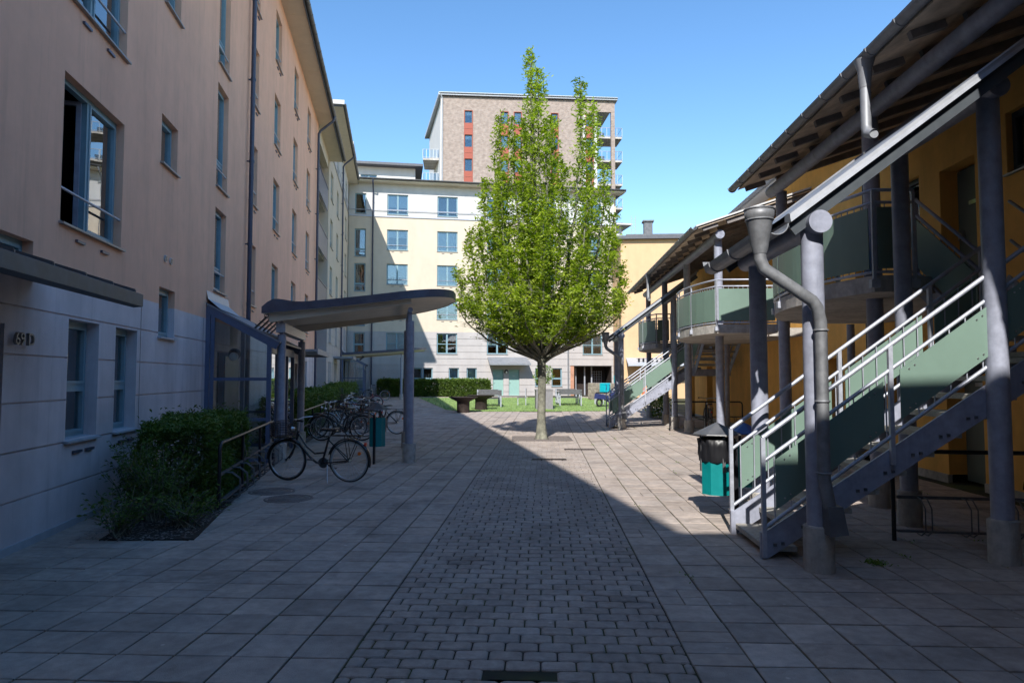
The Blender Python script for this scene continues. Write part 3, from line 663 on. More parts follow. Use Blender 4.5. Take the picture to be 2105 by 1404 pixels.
for a, b, c, d, st, bl in wC: window(bC, I4, (a, b, c, d), st, blind=bl, rail=(st == 'double' or st == 'tall'), vents=(st == 'double'), sill='sill', bm='curtain' if (st in ('tall', 'transom') and a < 1 and c < 6) else 'blind')
for a, b, c, d, r in dC:
    do = MB().box(a, b, r, r+.05, c, d).build('door', 'cdoor', bC); MB().box(a+.08, a+.12, r-.04, r, 1.2, 1.3).box(a+.3, a+.52, r-.008, r, 1.75, 1.78).build('handle', 'chrome', do)
mb = MB(); mb.add([(10.45, 0, 3.2), (13.45, 0, 3.2), (13.6, -1.15, 2.72), (10.45, -1.15, 2.72), (10.45, 0, 3.1), (13.45, 0, 3.1), (13.6, -1.15, 2.58), (10.45, -1.15, 2.58)], [(0,1,2,3), (4,7,6,5), (3,2,6,7), (0,3,7,4), (1,5,6,2)]); mb.build('door_canopy', 'zinc', bC)
ws = MB(Matrix.Translation((11.9, -.02, 2.1)) @ Matrix.Rotation(math.pi/2, 4, 'X')); ws.lathe(0, 0, [(.001, .1), (.1, .09), (.16, .03), (.16, 0)], 20); wl = ws.build('wall_lamp', 'dframe', bC)
ws = MB(Matrix.Translation((11.9, -.03, 2.06)) @ Matrix.Rotation(math.pi/2, 4, 'X')); ws.lathe(0, 0, [(.001, .1), (.07, .09), (.11, .04), (.11, 0)], 20); ws.build('lamp_cover', 'lamp', wl)
# open passage with gate and brick return
pg = MB(); pg.box(16.95, 17.25, .02, 1.6, .2, 2.55); pg.build('brick_pier', 'redbrick', bC)
pg = MB(); pg.box(16.95, 20.3, 1.6, 1.66, .2, 2.55); pg.box(16.95, 20.3, 0.05, 1.6, 2.5, 2.56); pg.box(20.25, 20.31, 0.05, 1.6, .2, 2.56); pg.build('passage_back', 'rust', bC)
pg = MB(); pg.box(18.3, 18.4, .9, 1.0, .2, 2.5); pg.box(17.6, 17.66, .9, .96, .2, 2.5); pg.box(18.9, 19.0, 1.0, 1.1, .2, 2.5)
for i in range(7): pg.box(19.1, 19.9, 1.5, 1.53, .9+i*.2, .93+i*.2)
for i in range(5): pg.box(19.1+i*.2, 19.13+i*.2, 1.5, 1.53, .9, 2.2)
pg.build('gate', 'ltsteel', bC)
mb = MB(); mb.box(0, CL, -.07, 0, 13.68, 13.76); mb.tube([(0, -.09, 14.18), (CL, -.09, 14.18)], .025, 6); mb.build('string_course', 'ltsteel', bC)
sf = MB(); sf.box(-1, CL+.7, -.75, .3, CH, CH+.08); sf.build('soffit', 'soffit', bC)
rf = MB(); rf.box(-6, CL+.75, -.8, 9.3, CH+.08, CH+.24); rf.build('roof', 'roof', bC)
gt = MB(); gutter(gt, (.6, -.88, CH+.18), (CL+.7, -.88, CH+.18), .08, .62); gt.build('gutter', 'dkzinc', bC)
downpipe(bC, 1.78, CH+.15, out=.85); downpipe(bC, 16.75, CH+.15, out=.85, m='zinc')
# set-back roof storeys
mb = MB(); opp = [(1.6, 2.9, 17.2, 18.1)]; mb.M = Matrix.Translation((-1.0, 4.2, 0)); facade(mb, -1, 5.9, CH+.2, 18.75, opp); mb.box(5.9, 6.0, 0, 4, CH+.2, 18.75); mb.build('roof_storey', 'white', bC)
window(bC, mb.M, (1.6, 2.9, 17.2, 18.1), 'double', sill=None)
MB().box(0, 4, 4.6, 4.7, CH+.2, 18.7).build('room_shade_sheet', 'dark', bC)
mb = MB(); mb.box(-3, 5.6, 3.4, 9, 18.75, 18.95); mb.build('upper_roof', 'roof', bC)
mb = MB(); mb.box(-4, -.5, 5, 9, 18.95, 20.7); mb.build('lift_tower', 'white', bC)
mb = MB(); mb.add([(-4.3, 4.6, 21.1), (.0, 4.6, 20.9), (.0, 9, 20.9), (-4.3, 9, 21.1), (-4.3, 4.6, 20.8), (.0, 4.6, 20.65), (.0, 9, 20.65), (-4.3, 9, 20.8)], [(0,1,2,3), (4,7,6,5), (0,4,5,1), (1,5,6,2)]); mb.build('tower_roof', 'white', bC)
mb = MB(); mb.box(2.5, 3.0, 6, 6.4, 18.95, 19.5); mb.cyl(3.3, 6, 18.95, 19.35, .08, 12); mb.build('roof_vent', 'zinc', bC)
mb = MB(); mb.box(20.75, 21.7, 1.5, 5, 11, 14.0); mb.box(20.5, 22.4, .8, 5.6, 14.0, 14.12); mb.build('side_bay', 'white', bC)

# ------------------------------------------------------------------ brick tower D
TA = math.radians(4.6)
bD = empty('apartment_tower', (-8.4, 80, 0), TA, 'tall brown brick tower with red window strips rising behind the cream block', 'building')
TL = 21.0; TZ = 35.2; opsD = []; wD = []
for k in range(6):
    z = 32.05-2.92*k
    for a, b in ((2.75, 3.65), (7.1, 7.95), (8.7, 9.55), (13.2, 14.0), (17.45, 18.3)):
        opsD.append((a, b, z, z+1.5)); wD.append((a, b, z, z+1.5))
mb = MB(); facade(mb, 0, 18.8, 14, TZ, opsD); mb.box(18.8, TL, 0, .3, 33.9, TZ); mb.box(TL-.45, TL, 0, .45, 14, 33.9); mb.box(18.5, 18.8, 0.3, 14, 14, TZ); mb.box(0, 18.5, 14, 14.2, 14, TZ); mb.build('brick_wall', 'brick', bD)
for a, b in ((2.75, 3.65), (7.1, 7.95), (8.7, 9.55), (13.2, 14.0), (17.45, 18.3)):
    mb = MB(); mb.box(a-.08, a, -.05, .1, 17.4-1.42, 33.6); mb.box(b, b+.08, -.05, .1, 17.4-1.42, 33.6)
    for k in range(6):
        z = 32.05-2.92*k; mb.box(a, b, -.04, .02, z-1.42, z-.74); mb.box(a, b, -.04, .02, z-.70, z); mb.box(a, b, -.03, .1, z+1.5, z+1.56)
    mb.build('red_panel', 'redpanel', bD)
MB().box(0, 18.5, 1, 1.1, 14, TZ).build('room_shade_sheet', 'dark', bD)
for i, (a, b, c, d) in enumerate(wD): window(bD, I4, (a, b, c, d), 'single', blind=(.95 if 6 < a < 10 else rnd.choice((0, .3, 0))), sill=None, fm='dframe')
mb = MB(Matrix()); facade(mb, 17.05, 18.79, 14, 33.4, opsD); mb.v = [(x, y-.03 if y < .2 else y, z) for x, y, z in mb.v] ; mb.v = mb.v; mb.build('white_strip', 'white', bD) ; mb = MB()
# white receding side wall
mb.add([(0, 0, 14), (0, 0, TZ), (-1.9, 11, TZ-1.2), (-1.9, 11, 14)], [(0, 1, 2, 3)]); mb.box(-.12, 0, -.02, .1, 14, TZ)
mb.build('white_wall', 'white', bD)
mb = MB(); mb.add([(-.35, -.35, TZ+.1), (TL+.3, -.35, TZ+.1), (TL+.3, 14, TZ+.4), (-2.6, 12, TZ-1.0), (-.35, -.35, TZ+.45), (TL+.3, -.35, TZ+.45), (TL+.3, 14, TZ+.7), (-2.6, 12, TZ-.6)], [(0,3,2,1), (4,5,6,7), (0,1,5,4), (1,2,6,5), (3,0,4,7)]); mb.build('roof', 'lsill', bD)
gt = MB(); gutter(gt, (-.3, -.42, TZ+.35), (TL+.3, -.42, TZ+.35), .1, 3); gt.build('gutter', 'lsill', bD)
mb = MB(); mb.tube([(-.2, -.4, TZ+.3), (.1, -.08, TZ-.3), (.1, -.08, 14)], .06, 8); mb.build('downpipe', 'lsill', bD)
for side in (0, 1):
    for k in range(6 if side else 4):
        z = (31.05 if side else 28.3)-2.92*k
        if side: x0, x1, y0, y1 = 18.85, 22.0, .5, 3.5
        else: x0, x1, y0, y1 = -2.3, -.2, 2.0, 6
        b = MB(); b.box(x0, x1, y0, y1, z-.22, z); bo = b.build('balcony', 'concrete', bD)
        r = MB()
        for zz in (z+.1, z+1.1): r.tube([(x0, y0, zz), (x1, y0, zz), (x1, y1, zz)] if side else [(x1, y0, zz), (x0, y0, zz), (x0, y1, zz)], .035, 6)
        n = 5
        for i in range(n+1): r.box(x0+(x1-x0)*i/n-.025, x0+(x1-x0)*i/n+.025, y0-.02, y0+.02, z, z+1.1)
        r.build('railing', 'lsill', bo)
        gl = MB(); gl.quad((x0, y0, z+.15), (x1, y0, z+.15), (x1, y0, z+1.05), (x0, y0, z+1.05)); gl.build('glass_panel', 'glass', bo)
        if side:
            f = MB(); f.box(19.3, 20.0, 1.4, 2.0, z, z+.8); f.build('balcony_furniture', 'dframe', bo)

# ------------------------------------------------------------------ pale ochre building E at the far right
bE = empty('apartment_building', (7.55, 47.0, 0), math.radians(-3.5), 'flat-roofed pale orange building standing behind the far staircase', 'building')
ME = wallM(0, 0, -math.pi/2)
so = [(-5.6+1.1*i, -5.35+1.1*i, z, z+1.0) for i in range(4) for z in (2.2, 5.2, 8.3)]
mb = MB(); facade(mb, 0, 16, 0, 11.2); mb.M = ME; facade(mb, -6.2, 0, 0, 11.2, so); mb.M = I4; mb.box(0, 16, 6.2, 6.4, 0, 11.2); mb.build('wall', 'eochre', bE)
for q in so: window(bE, ME, q, 'single', sill=None, fm='dframe', fw=.03)
MB().box(.8, .9, 0.3, 6, 0, 11).build('room_shade_sheet', 'dark', bE)
mb = MB(); mb.box(-.35, 16, -.35, 6.6, 11.2, 11.42); mb.build('roof', 'roof', bE)
mb = MB(); mb.box(.5, 15, 1, 6, 11.42, 11.8); mb.box(1.9, 2.5, 2, 2.6, 11.8, 12.9); mb.box(1.8, 2.6, 1.9, 2.7, 12.9, 13.0); mb.build('roof_plant', 'dkzinc', bE)
mb = MB()
for x in (.9, 1.2): mb.tube([(x, 1.4, 11.6), (x, 1.4, 13.2)], .02, 5)
for i in range(7): mb.tube([(.9, 1.4, 11.8+i*.2), (1.2, 1.4, 11.8+i*.2)], .012, 5)
mb.build('roof_ladder', 'ltsteel', bE)
dd = MB(); dd.box(1.9, 3.0, -.03, 0, .2, 2.3); dd.build('door', 'door', bE)
cn = MB(); cn.add([(.3, 0, 3.0), (4.5, 0, 3.0), (4.5, -1.4, 2.55), (.3, -1.4, 2.55), (.3, 0, 2.9), (4.5, 0, 2.9), (4.5, -1.4, 2.42), (.3, -1.4, 2.42)], [(0,1,2,3), (4,7,6,5), (3,2,6,7), (0,3,7,4), (1,5,6,2)])
cn.build('door_canopy', 'lsill', bE)
sg = MB()
for i in range(9): sg.box(1.0+i*.3, 1.12+i*.3, -1.0, -.9, 2.66, 2.95)
sg.box(.9, 3.8, -.97, -.93, 2.9, 2.93); sg.build('snow_guard', 'darksteel', bE)

# ------------------------------------------------------------------ row house on the right
bR = empty('row_house', (0, 0, 0), RA, 'two-storey ochre row house with plywood walkway roofs and curved green balconies, on the right', 'building')
MW = Matrix(((0, 1, 0, 6.4), (-1, 0, 0, 0), (0, 0, 1, 0), (0, 0, 0, 1)))
def vo(v0, v1, z0, z1, r=.16): return (-v1, -v0, z0, z1, r)
F1 = 2.87; RH = 6.75
dr = []; rw = []
for c in (6.6, 22.6):
    for sg_ in (-1, 1):
        a = c+sg_*4.15; dr.append((a-.45, a+.45)); a = c+sg_*7.2; dr.append((a-.45, a+.45))
rw = [(9.05, 9.6, 4.45, 5.3), (11.8, 12.7, 3.9, 5.1), (17.0, 18.0, 3.9, 5.1), (19.9, 20.5, 4.4, 5.3), (24.6, 25.2, 4.4, 5.3), (7.9, 8.9, .9, 2.3), (15.9, 16.5, .9, 2.3), (12.2, 12.9, .9, 2.2), (2.8, 3.4, 4.45, 5.3)]
RO = [vo(a, b, 0.03, 2.08, .28) for a, b in dr]+[vo(a, b, F1, F1+2.1, .28) for a, b in dr]+[vo(*q) for q in rw]
mb = MB(MW); facade(mb, -31, 12, 0.12, RH, RO); mb.M = I4; mb.box(6.41, 16, 30.8, 31, 0, RH); mb.box(6.41, 16, -12, -11.8, 0, RH); mb.box(15.8, 16, -12, 31, 0, RH); mb.build('wall', 'ochre', bR)
mb = MB(); prev = -12
for a, b in sorted(dr): mb.box(6.38, 6.45, prev, a, -.05, .12); prev = b
mb.box(6.38, 6.45, prev, 31, -.05, .12); mb.build('base_strip', 'concrete', bR)
MB().box(7.4, 7.5, -12, 31, 0, RH).build('room_shade_sheet', 'dark', bR)
k = 0
for a, b in dr:
    for z in (.03, F1):
        d = MB(MW); d.box(-b, -a, .28, .33, z, z+2.08); do = d.build('door', 'door', bR)
        MB(MW).box(-b+.1, -b+.15, .2, .28, z+.95, z+1.12).box(-b+.1, -b+.22, .19, .2, z+1.02, z+1.05).box(-b+.30, -b+.52, .262, .28, z+1.48, z+1.54).tube([(-a-.22, .25, z+1.8), (-a-.22, .28, z+1.8)], .035, 12).build('handle', 'chrome', do)
for q in rw: window(bR, MW, vo(*q), 'single', fm='dframe', sill='lsill', blind=.0, dep=.12)
# wall lamps
for v, z in ((20.75, 2.0), (12.35, 4.9), (9.9, 1.95), (25, 2.0)):
    ws = MB(MW @ Matrix.Translation((-v, -.0, z)) @ Matrix.Rotation(math.pi/2, 4, 'X')); ws.lathe(0, 0, [(.001, .12), (.11, .1), (.15, .04), (.15, 0)], 20); wl = ws.build('wall_lamp', 'dframe', bR)
    ws = MB(MW @ Matrix.Translation((-v, -.02, z-.03)) @ Matrix.Rotation(math.pi/2, 4, 'X')); ws.lathe(0, 0, [(.001, .12), (.08, .105), (.11, .05), (.12, .0)], 20); ws.build('lamp_cover', 'lamp', wl)
# main roof
rf = MB(); rf.add([(5.95, -12, RH+.05), (5.95, 31.3, RH+.05), (11, 31.3, RH+2.0), (11, -12, RH+2.0), (16.3, -12, RH), (16.3, 31.3, RH), (5.95, -12, RH-.03), (5.95, 31.3, RH-.03)], [(0,3,2,1), (3,4,5,2), (0,1,7,6), (1,2,5,7), (6,7,5,4)]); rf.build('roof', 'bounceroof', bR)
gt = MB(); gutter(gt, (5.88, -12, RH+.04), (5.88, 31.2, RH+.04), .07, .6); gt.build('gutter', 'zinc', bR)
# walkway roofs
def walkroof(c):
    v0, v1 = c-6.35, c+6.35; u0, z0 = 3.72, 5.25; u1, z1 = 6.9, 6.3; sl_p = (z1-z0)/(u1-u0)
    p = MB(); p.add([(u0, v0, z0), (u0, v1, z0), (u1, v1, z1), (u1, v0, z1), (u0, v0, z0-.02), (u0, v1, z0-.02), (u1, v1, z1-.02), (u1, v0, z1-.02)], [(0,3,2,1), (4,5,6,7), (0,1,5,4), (1,2,6,5), (3,0,4,7)])
    o = p.build('walkway_roof', 'ply', bR)
    q = MB(); q.add([(u0-.06, v0-.04, z0+.01), (u0-.06, v1+.04, z0+.01), (u1, v1+.04, z1+.03), (u1, v0-.04, z1+.03), (u0-.06, v0-.04, z0+.05), (u0-.06, v1+.04, z0+.05), (u1, v1+.04, z1+.07), (u1, v0-.04, z1+.07)], [(0,1,2,3), (4,7,6,5), (0,4,5,1), (1,5,6,2), (3,7,4,0)]); q.build('roof_sheet', 'bounceroof', o)
    t_ = MB(); n = 15
    for i in range(n+1):
        v = v0+.1+(v1-v0-.2)*i/n; t_.obox((u0+.12, v, z0-.06+.12*sl_p), (4.3-.1, v, z0-.06+(4.3-.1-u0)*sl_p), .07, .10); t_.obox((4.42, v, z0-.07+(4.42-u0)*sl_p), (6.35, v, z0-.07+(6.35-u0)*sl_p), .07, .12)
    t_.build('rafters', 'timber', o)
    gt = MB(); gutter(gt, (u0-.10, v0-.02, z0+.02), (u0-.10, v1, z0+.02), .075, .62); gt.build('gutter', 'zinc', o)
    tb = MB(); tb.tube([(4.3, v0+.25, 5.14), (4.3, v1-.15, 5.14)], .11, 20); tb.build('roof_beam', 'bluesteel', o)
    # spout
    for sv in (c+.95,):
        sp = MB(); sp.lathe(u0-.1, sv, [(.06, 4.9), (.075, 5.1), (.11, 5.22)], 14); sp.tube([(u0-.1, sv, 5.1), (u0-.1, sv, 4.45), (u0-.1, sv-.04, 4.37), (u0-.08, sv-.13, 4.33)], .055, 14, cap=False); sp.tube([(u0-.08, sv-.131, 4.33), (u0-.08, sv-.13, 4.33)], .048, 14); sp.build('spout', 'zinc', o)
walkroof(6.75); walkroof(22.8)
def column(par, u, v, z1, r=.092, z0=0, collar=True, m='bluesteel'):
    o = MB().cyl(u, v, z0+(.36 if collar else 0), z1, r, 28).build('column', m, par)
    if collar: MB().cyl(u, v, z0-.02, z0+.38, r+.038, 28).torus((u, v, z0+.38), r+.01, .012, (0, 0, 1), 28, 6).build('column_footing', 'concrete', o)
    return o
for u, v in ((4.3, 1.0), (4.3, 4.3), (4.3, 9.05), (4.4, 12.7), (4.32, 17.0), (4.32, 20.7), (4.32, 24.5), (4.3, 28.2)): column(bR, u, v, 5.08, .10)
for u, v in ((5.9, 13.4), (5.6, 21.2)): column(bR, u, v, F1-.2, .07, collar=False)
dp_ = MB(); dp_.tube([(6.3, 13.55, RH), (6.3, 13.55, .1)], .045, 10); dp_.build('downpipe', 'pipe', bR)

def balcony(plan, near_gap=None, posts=None):
    """plan: list of (u, v) around the open edge, closed by the wall side"""
    wall_u = 6.38
    poly = plan+[(wall_u, plan[-1][1]), (wall_u, max(plan[0][1]+1.0, 0))]
    if plan[0][0] > 5: poly = plan+[(wall_u, plan[-1][1]), (wall_u, plan[0][1]+1.2), (plan[0][0]+.05, plan[0][1]+1.2)]
    b = MB(); b.prism(poly, F1-.2, F1); o = fixn(b.build('balcony', 'concrete', bR))
    def offset(p): return p
    path = [Vector((u, v, 0)) for u, v in plan]
    # resample
    L = [0]
    for i in range(1, len(path)): L.append(L[-1]+(path[i]-path[i-1]).length)
    def at(d):
        d = max(0, min(L[-1], d))
        for i in range(1, len(L)):
            if d <= L[i]+1e-9: return path[i-1].lerp(path[i], (d-L[i-1])/max(1e-6, L[i]-L[i-1])), (path[i]-path[i-1]).normalized()
    r = MB()
    for z, rr in ((1.03, .021), (.88, .018), (.04, .018)): r.tube([p+Vector((0, 0, F1+z)) for p in path], rr, 8)
    d = 0
    while d < L[-1]:
        p, _ = at(d); r.tube([p+Vector((0, 0, F1+.04)), p+Vector((0, 0, F1+.88))], .007, 5); d += .11
    PD = posts or [0, 1.35, 2.3, 3.3, 4.3, 5.3]
    for q in PD+[L[-1]]:
        if q > L[-1]+.01: continue
        p, t = at(q); n = Vector((t.y, -t.x, 0)); 
        r.obox(p+Vector((0, 0, F1-.16)), p+Vector((0, 0, F1+1.03)), .035, .035, up=(t.x, t.y, 0)); r.box(p.x-.05, p.x+.05, p.y-.04, p.y+.04, F1-.15, F1-.05)
    r.build('railing', 'ltsteel', o)
    for i in range(len(PD)):
        a = PD[i]+.06; b_ = (PD[i+1] if i+1 < len(PD) else L[-1])-.04
        if b_ > L[-1]: b_ = L[-1]-.04
        if b_-a < .25: continue
        m = MB(); n = 8; vs = []; fs = []
        for j in range(n+1):
            p, t = at(a+(b_-a)*j/n); nn = Vector((t.y, -t.x, 0))
            if nn.x > 0 and False: nn = -nn
            for off, z in ((.010, .08), (.010, .82), (.020, .82), (.020, .08)): vs.append(p-nn*off+Vector((0, 0, F1+z)))
        for j in range(n):
            for c in range(4): fs.append((j*4+c, j*4+(c+1) % 4, (j+1)*4+(c+1) % 4, (j+1)*4+c))
        fs += [(0, 3, 2, 1), (n*4, n*4+1, n*4+2, n*4+3)]
        m.add(vs, fs); fixn(m.build('panel', 'panel', o))
    return o
def arc(p0, p1, bulge, n=12):
    p0 = Vector(p0); p1 = Vector(p1); m = (p0+p1)/2; d = p1-p0; nrm = Vector((-d.y, d.x)).normalized(); out = []
    for i in range(n+1):
        t = i/n; q = p0.lerp(p1, t)+nrm*bulge*4*t*(1-t); out.append((q.x, q.y))
    return out
balcony([(4.42, 8.3), (3.95, 8.3)]+arc((3.95, 8.3), (4.6, 13.0), .62)[1:]+[(5.0, 13.2)], posts=[0, .47, 1.75, 2.9, 4.0, 5.0])
balcony([(5.35, 15.85), (3.98, 15.85)]+arc((3.98, 15.85), (4.45, 20.9), .62)[1:]+[(4.5, 21.0)], posts=[0, 1.37, 2.6, 3.75, 4.9, 5.9])
balcony([(4.5, 24.4), (4.0, 24.4)]+arc((4.0, 24.4), (4.6, 29.0), .6)[1:]+[(5.0, 29.2)], posts=[0, .5, 1.75, 2.9, 4.0])
balcony([(4.42, .4), (4.42, 5.2)], posts=[0, 1.5, 3])

# ------------------------------------------------------------------ outdoor staircases with their sloping roofs
def staircase(c, du, label):
    """c: v of the middle of the lower flight"""
    o = empty('outdoor_staircase', R2W(2+du, c, 0), RA, label, 'staircase', 'steel staircases of the row house')
    Zl = 1.9; L1 = 2.62; n = 11; rise = Zl/n; go = L1/(n-.5); va, vb = -.5, .5; sl = Zl/L1
    def X(u): return u
    st = MB()
    for v in (va, vb):
        st.add([(0, v-.012, .0), (.0, v-.012, .23), (L1, v-.012, Zl+.08), (L1+.35, v-.012, Zl+.08), (L1+.35, v-.012, Zl-.14), (L1+.12, v-.012, Zl-.14), (.03, v-.012, 0),
                (0, v+.012, .0), (.0, v+.012, .23), (L1, v+.012, Zl+.08), (L1+.35, v+.012, Zl+.08), (L1+.35, v+.012, Zl-.14), (L1+.12, v+.012, Zl-.14), (.03, v+.012, 0)],
               [(0,1,2,3,4,5,6), (13,12,11,10,9,8,7)]+[(i, 7+i, 7+(i+1) % 7, (i+1) % 7) for i in range(7)])
        st.obox((0, v, -.02), (0, v, .24), .05, .05, up=(1, 0, 0))
    # landing frame
    LU0, LU1 = L1+.02, L1+1.25; LV0, LV1 = -.55, .55
    st.box(LU0, LU1, LV0-.03, LV0, Zl-.2, Zl+.02); st.box(LU0, LU1, LV1, LV1+.03, Zl-.2, Zl+.02); st.box(LU1, LU1+.03, LV0, LV1, Zl-.2, Zl+.02)
    # upper flights' stringers, both ways along the house
    R2 = F1-Zl; n2 = 5; g2 = .26; L2 = g2*n2
    for sgn in (1, -1):
        for u in (LU0+.12, LU1-.02):
            v0 = sgn*.55; v1 = sgn*(.55+L2)
            st.obox((u, v0, Zl-.05), (u, v1+sgn*.1, F1-.02), .024, .22, up=(0, 0, 1))
    fixn(st.build('stringers', 'bluesteel', o))
    for i in range(n):
        for x, q in ((.10+i*go, 0), (.17+i*go, .012)): v = va-.014; MB().box(x-.013, x+.013, v-.016, v, .13+i*rise*.95+q-.013, .13+i*rise*.95+q+.013).build('bolt', 'dkzinc', o)
    for i in range(n):
        x = i*go+.02; z = rise*(i+1)-.06
        t = MB(); t.bbox(x, x+go+.04, va+.014, vb-.014, z-.05, z, .006); t.build('tread', 'tread', o)
    t = MB(); t.box(LU0, LU1, LV0, LV1, Zl-.05, Zl); t.build('landing', 'tread', o)
    for sgn in (1, -1):
        for i in range(n2-1):
            v = sgn*(.55+i*g2); z = Zl+R2/n2*(i+1)
            t = MB(); t.bbox(LU0+.14, LU1-.04, min(v, v+sgn*.29), max(v, v+sgn*.29), z-.05, z, .006); t.build('tread', 'tread', o)
    # railings of the lower flight
    for v in (va-.035, vb+.035):
        near = v < 0
        r = MB(); top = lambda x: 1.08+x*sl+.02
        posts = [.0, 1.16, 2.12, L1+.05]
        xs = 0; xe = L1+.05
        r.tube([(-.0, v, top(0)), (xe, v, top(xe))], .021, 10); r.tube([(0, v, top(0)-.22), (xe, v, top(xe)-.22)], .018, 10); r.tube([(0, v, top(0)-.82), (xe, v, top(xe)-.82)], .018, 10)
        for x in posts: r.obox((x, v, x*sl-.0+.02), (x, v, top(x)), .038, .038, up=(0, 1, 0))
        x = .1
        while x < xe: r.tube([(x, v, top(x)-.82), (x, v, top(x)-.22)], .007, 5); x += .145
        r.build('railing', 'ltsteel' if near else 'ltsteel', o)
        pv_ = v-.03 if near else v+.03
        for a, b in ((.10, 1.08), (1.23, 2.05), (2.18, L1)):
            for a2, b2 in ([(a, b)]):
                p = MB(); y0, y1 = pv_-.005, pv_+.005
                zl = lambda x: top(x)-.72; zh = lambda x: top(x)-.27
                vs = [(a2, y0, zl(a2)), (b2, y0, zl(b2)), (b2, y0, zh(b2)), (a2, y0, zh(a2)), (a2, y1, zl(a2)), (b2, y1, zl(b2)), (b2, y1, zh(b2)), (a2, y1, zh(a2))]
                p.add(vs, [(0,1,2,3), (7,6,5,4), (0,4,5,1), (1,5,6,2), (2,6,7,3), (3,7,4,0)]); pn = p.build('panel', 'panel', o)
                for x in (a2+.08, a2+.13, b2-.13, b2-.08):
                    for z_ in (zl(x)+.05, zh(x)-.05): MB().tube([(x, y0-.006, z_), (x, y1+.006, z_)], .008, 8).build('fixing', 'chrome', pn)
    # railing round landing and up the inner flights
    for sgn in (1, -1):
        r = MB(); u = LU0+.08
        pts = [(u, sgn*.56, 0), (u, sgn*(.56+L2), R2)]
        for h in (1.05, .85): r.tube([(u, sgn*.56, Zl+h), (u, sgn*(.56+L2), F1+h-.02)], .02, 8)
        r.tube([(u, sgn*.56, Zl+.15), (u, sgn*(.56+L2), F1+.1)], .016, 8)
        for q in (0, 1): r.obox((u, sgn*(.56+L2*q), Zl+R2*q-.2), (u, sgn*(.56+L2*q), Zl+R2*q+1.05), .038, .038, up=(0, 1, 0))
        for i in range(1, 10): q = i/10; r.tube([(u, sgn*(.56+L2*q), Zl+R2*q+.12), (u, sgn*(.56+L2*q), Zl+R2*q+.85)], .007, 5)
        u2 = LU1-.0
        r.build('flight_railing', 'bluesteel', o)
    r = MB(); u2 = LU1
    for h in (1.0, .5): r.tube([(u2, -.56-L2, F1+h), (u2, -.56, Zl+h), (u2, .56, Zl+h), (u2, .56+L2, F1+h)], .02, 8)
    for v in (-.56, .56): r.tube([(u2, v, Zl), (u2, v, Zl+1)], .018, 8)
    r.build('landing_railing', 'bluesteel', o)
    for sgn in (1, -1):
        u = LU0+.05; p = MB(); v0, v1 = sgn*.64, sgn*(.5+L2)
        f = lambda v: (abs(v)-.56)/L2*R2
        vs = [(u, v0, Zl+.2+f(v0)), (u, v1, Zl+.2+f(v1)), (u, v1, Zl+.8+f(v1)), (u, v0, Zl+.8+f(v0))]; vs += [(u+.01, y, z) for _, y, z in vs]
        p.add(vs, [(0,1,2,3), (7,6,5,4), (0,4,5,1), (1,5,6,2), (2,6,7,3), (3,7,4,0)]); fixn(p.build('panel', 'panel', o))
    # posts under the landing
    pz = MB(); pz.cyl(LU1-.1, .0, 0, Zl-.2, .05, 12); pz.build('landing_post', 'bluesteel', o)
    return o
staircase(6.93, 0, 'grey steel staircase with green side panels rising to the right, nearest the viewer')
staircase(22.9, .12, 'grey steel staircase with green side panels beyond the shade tree')

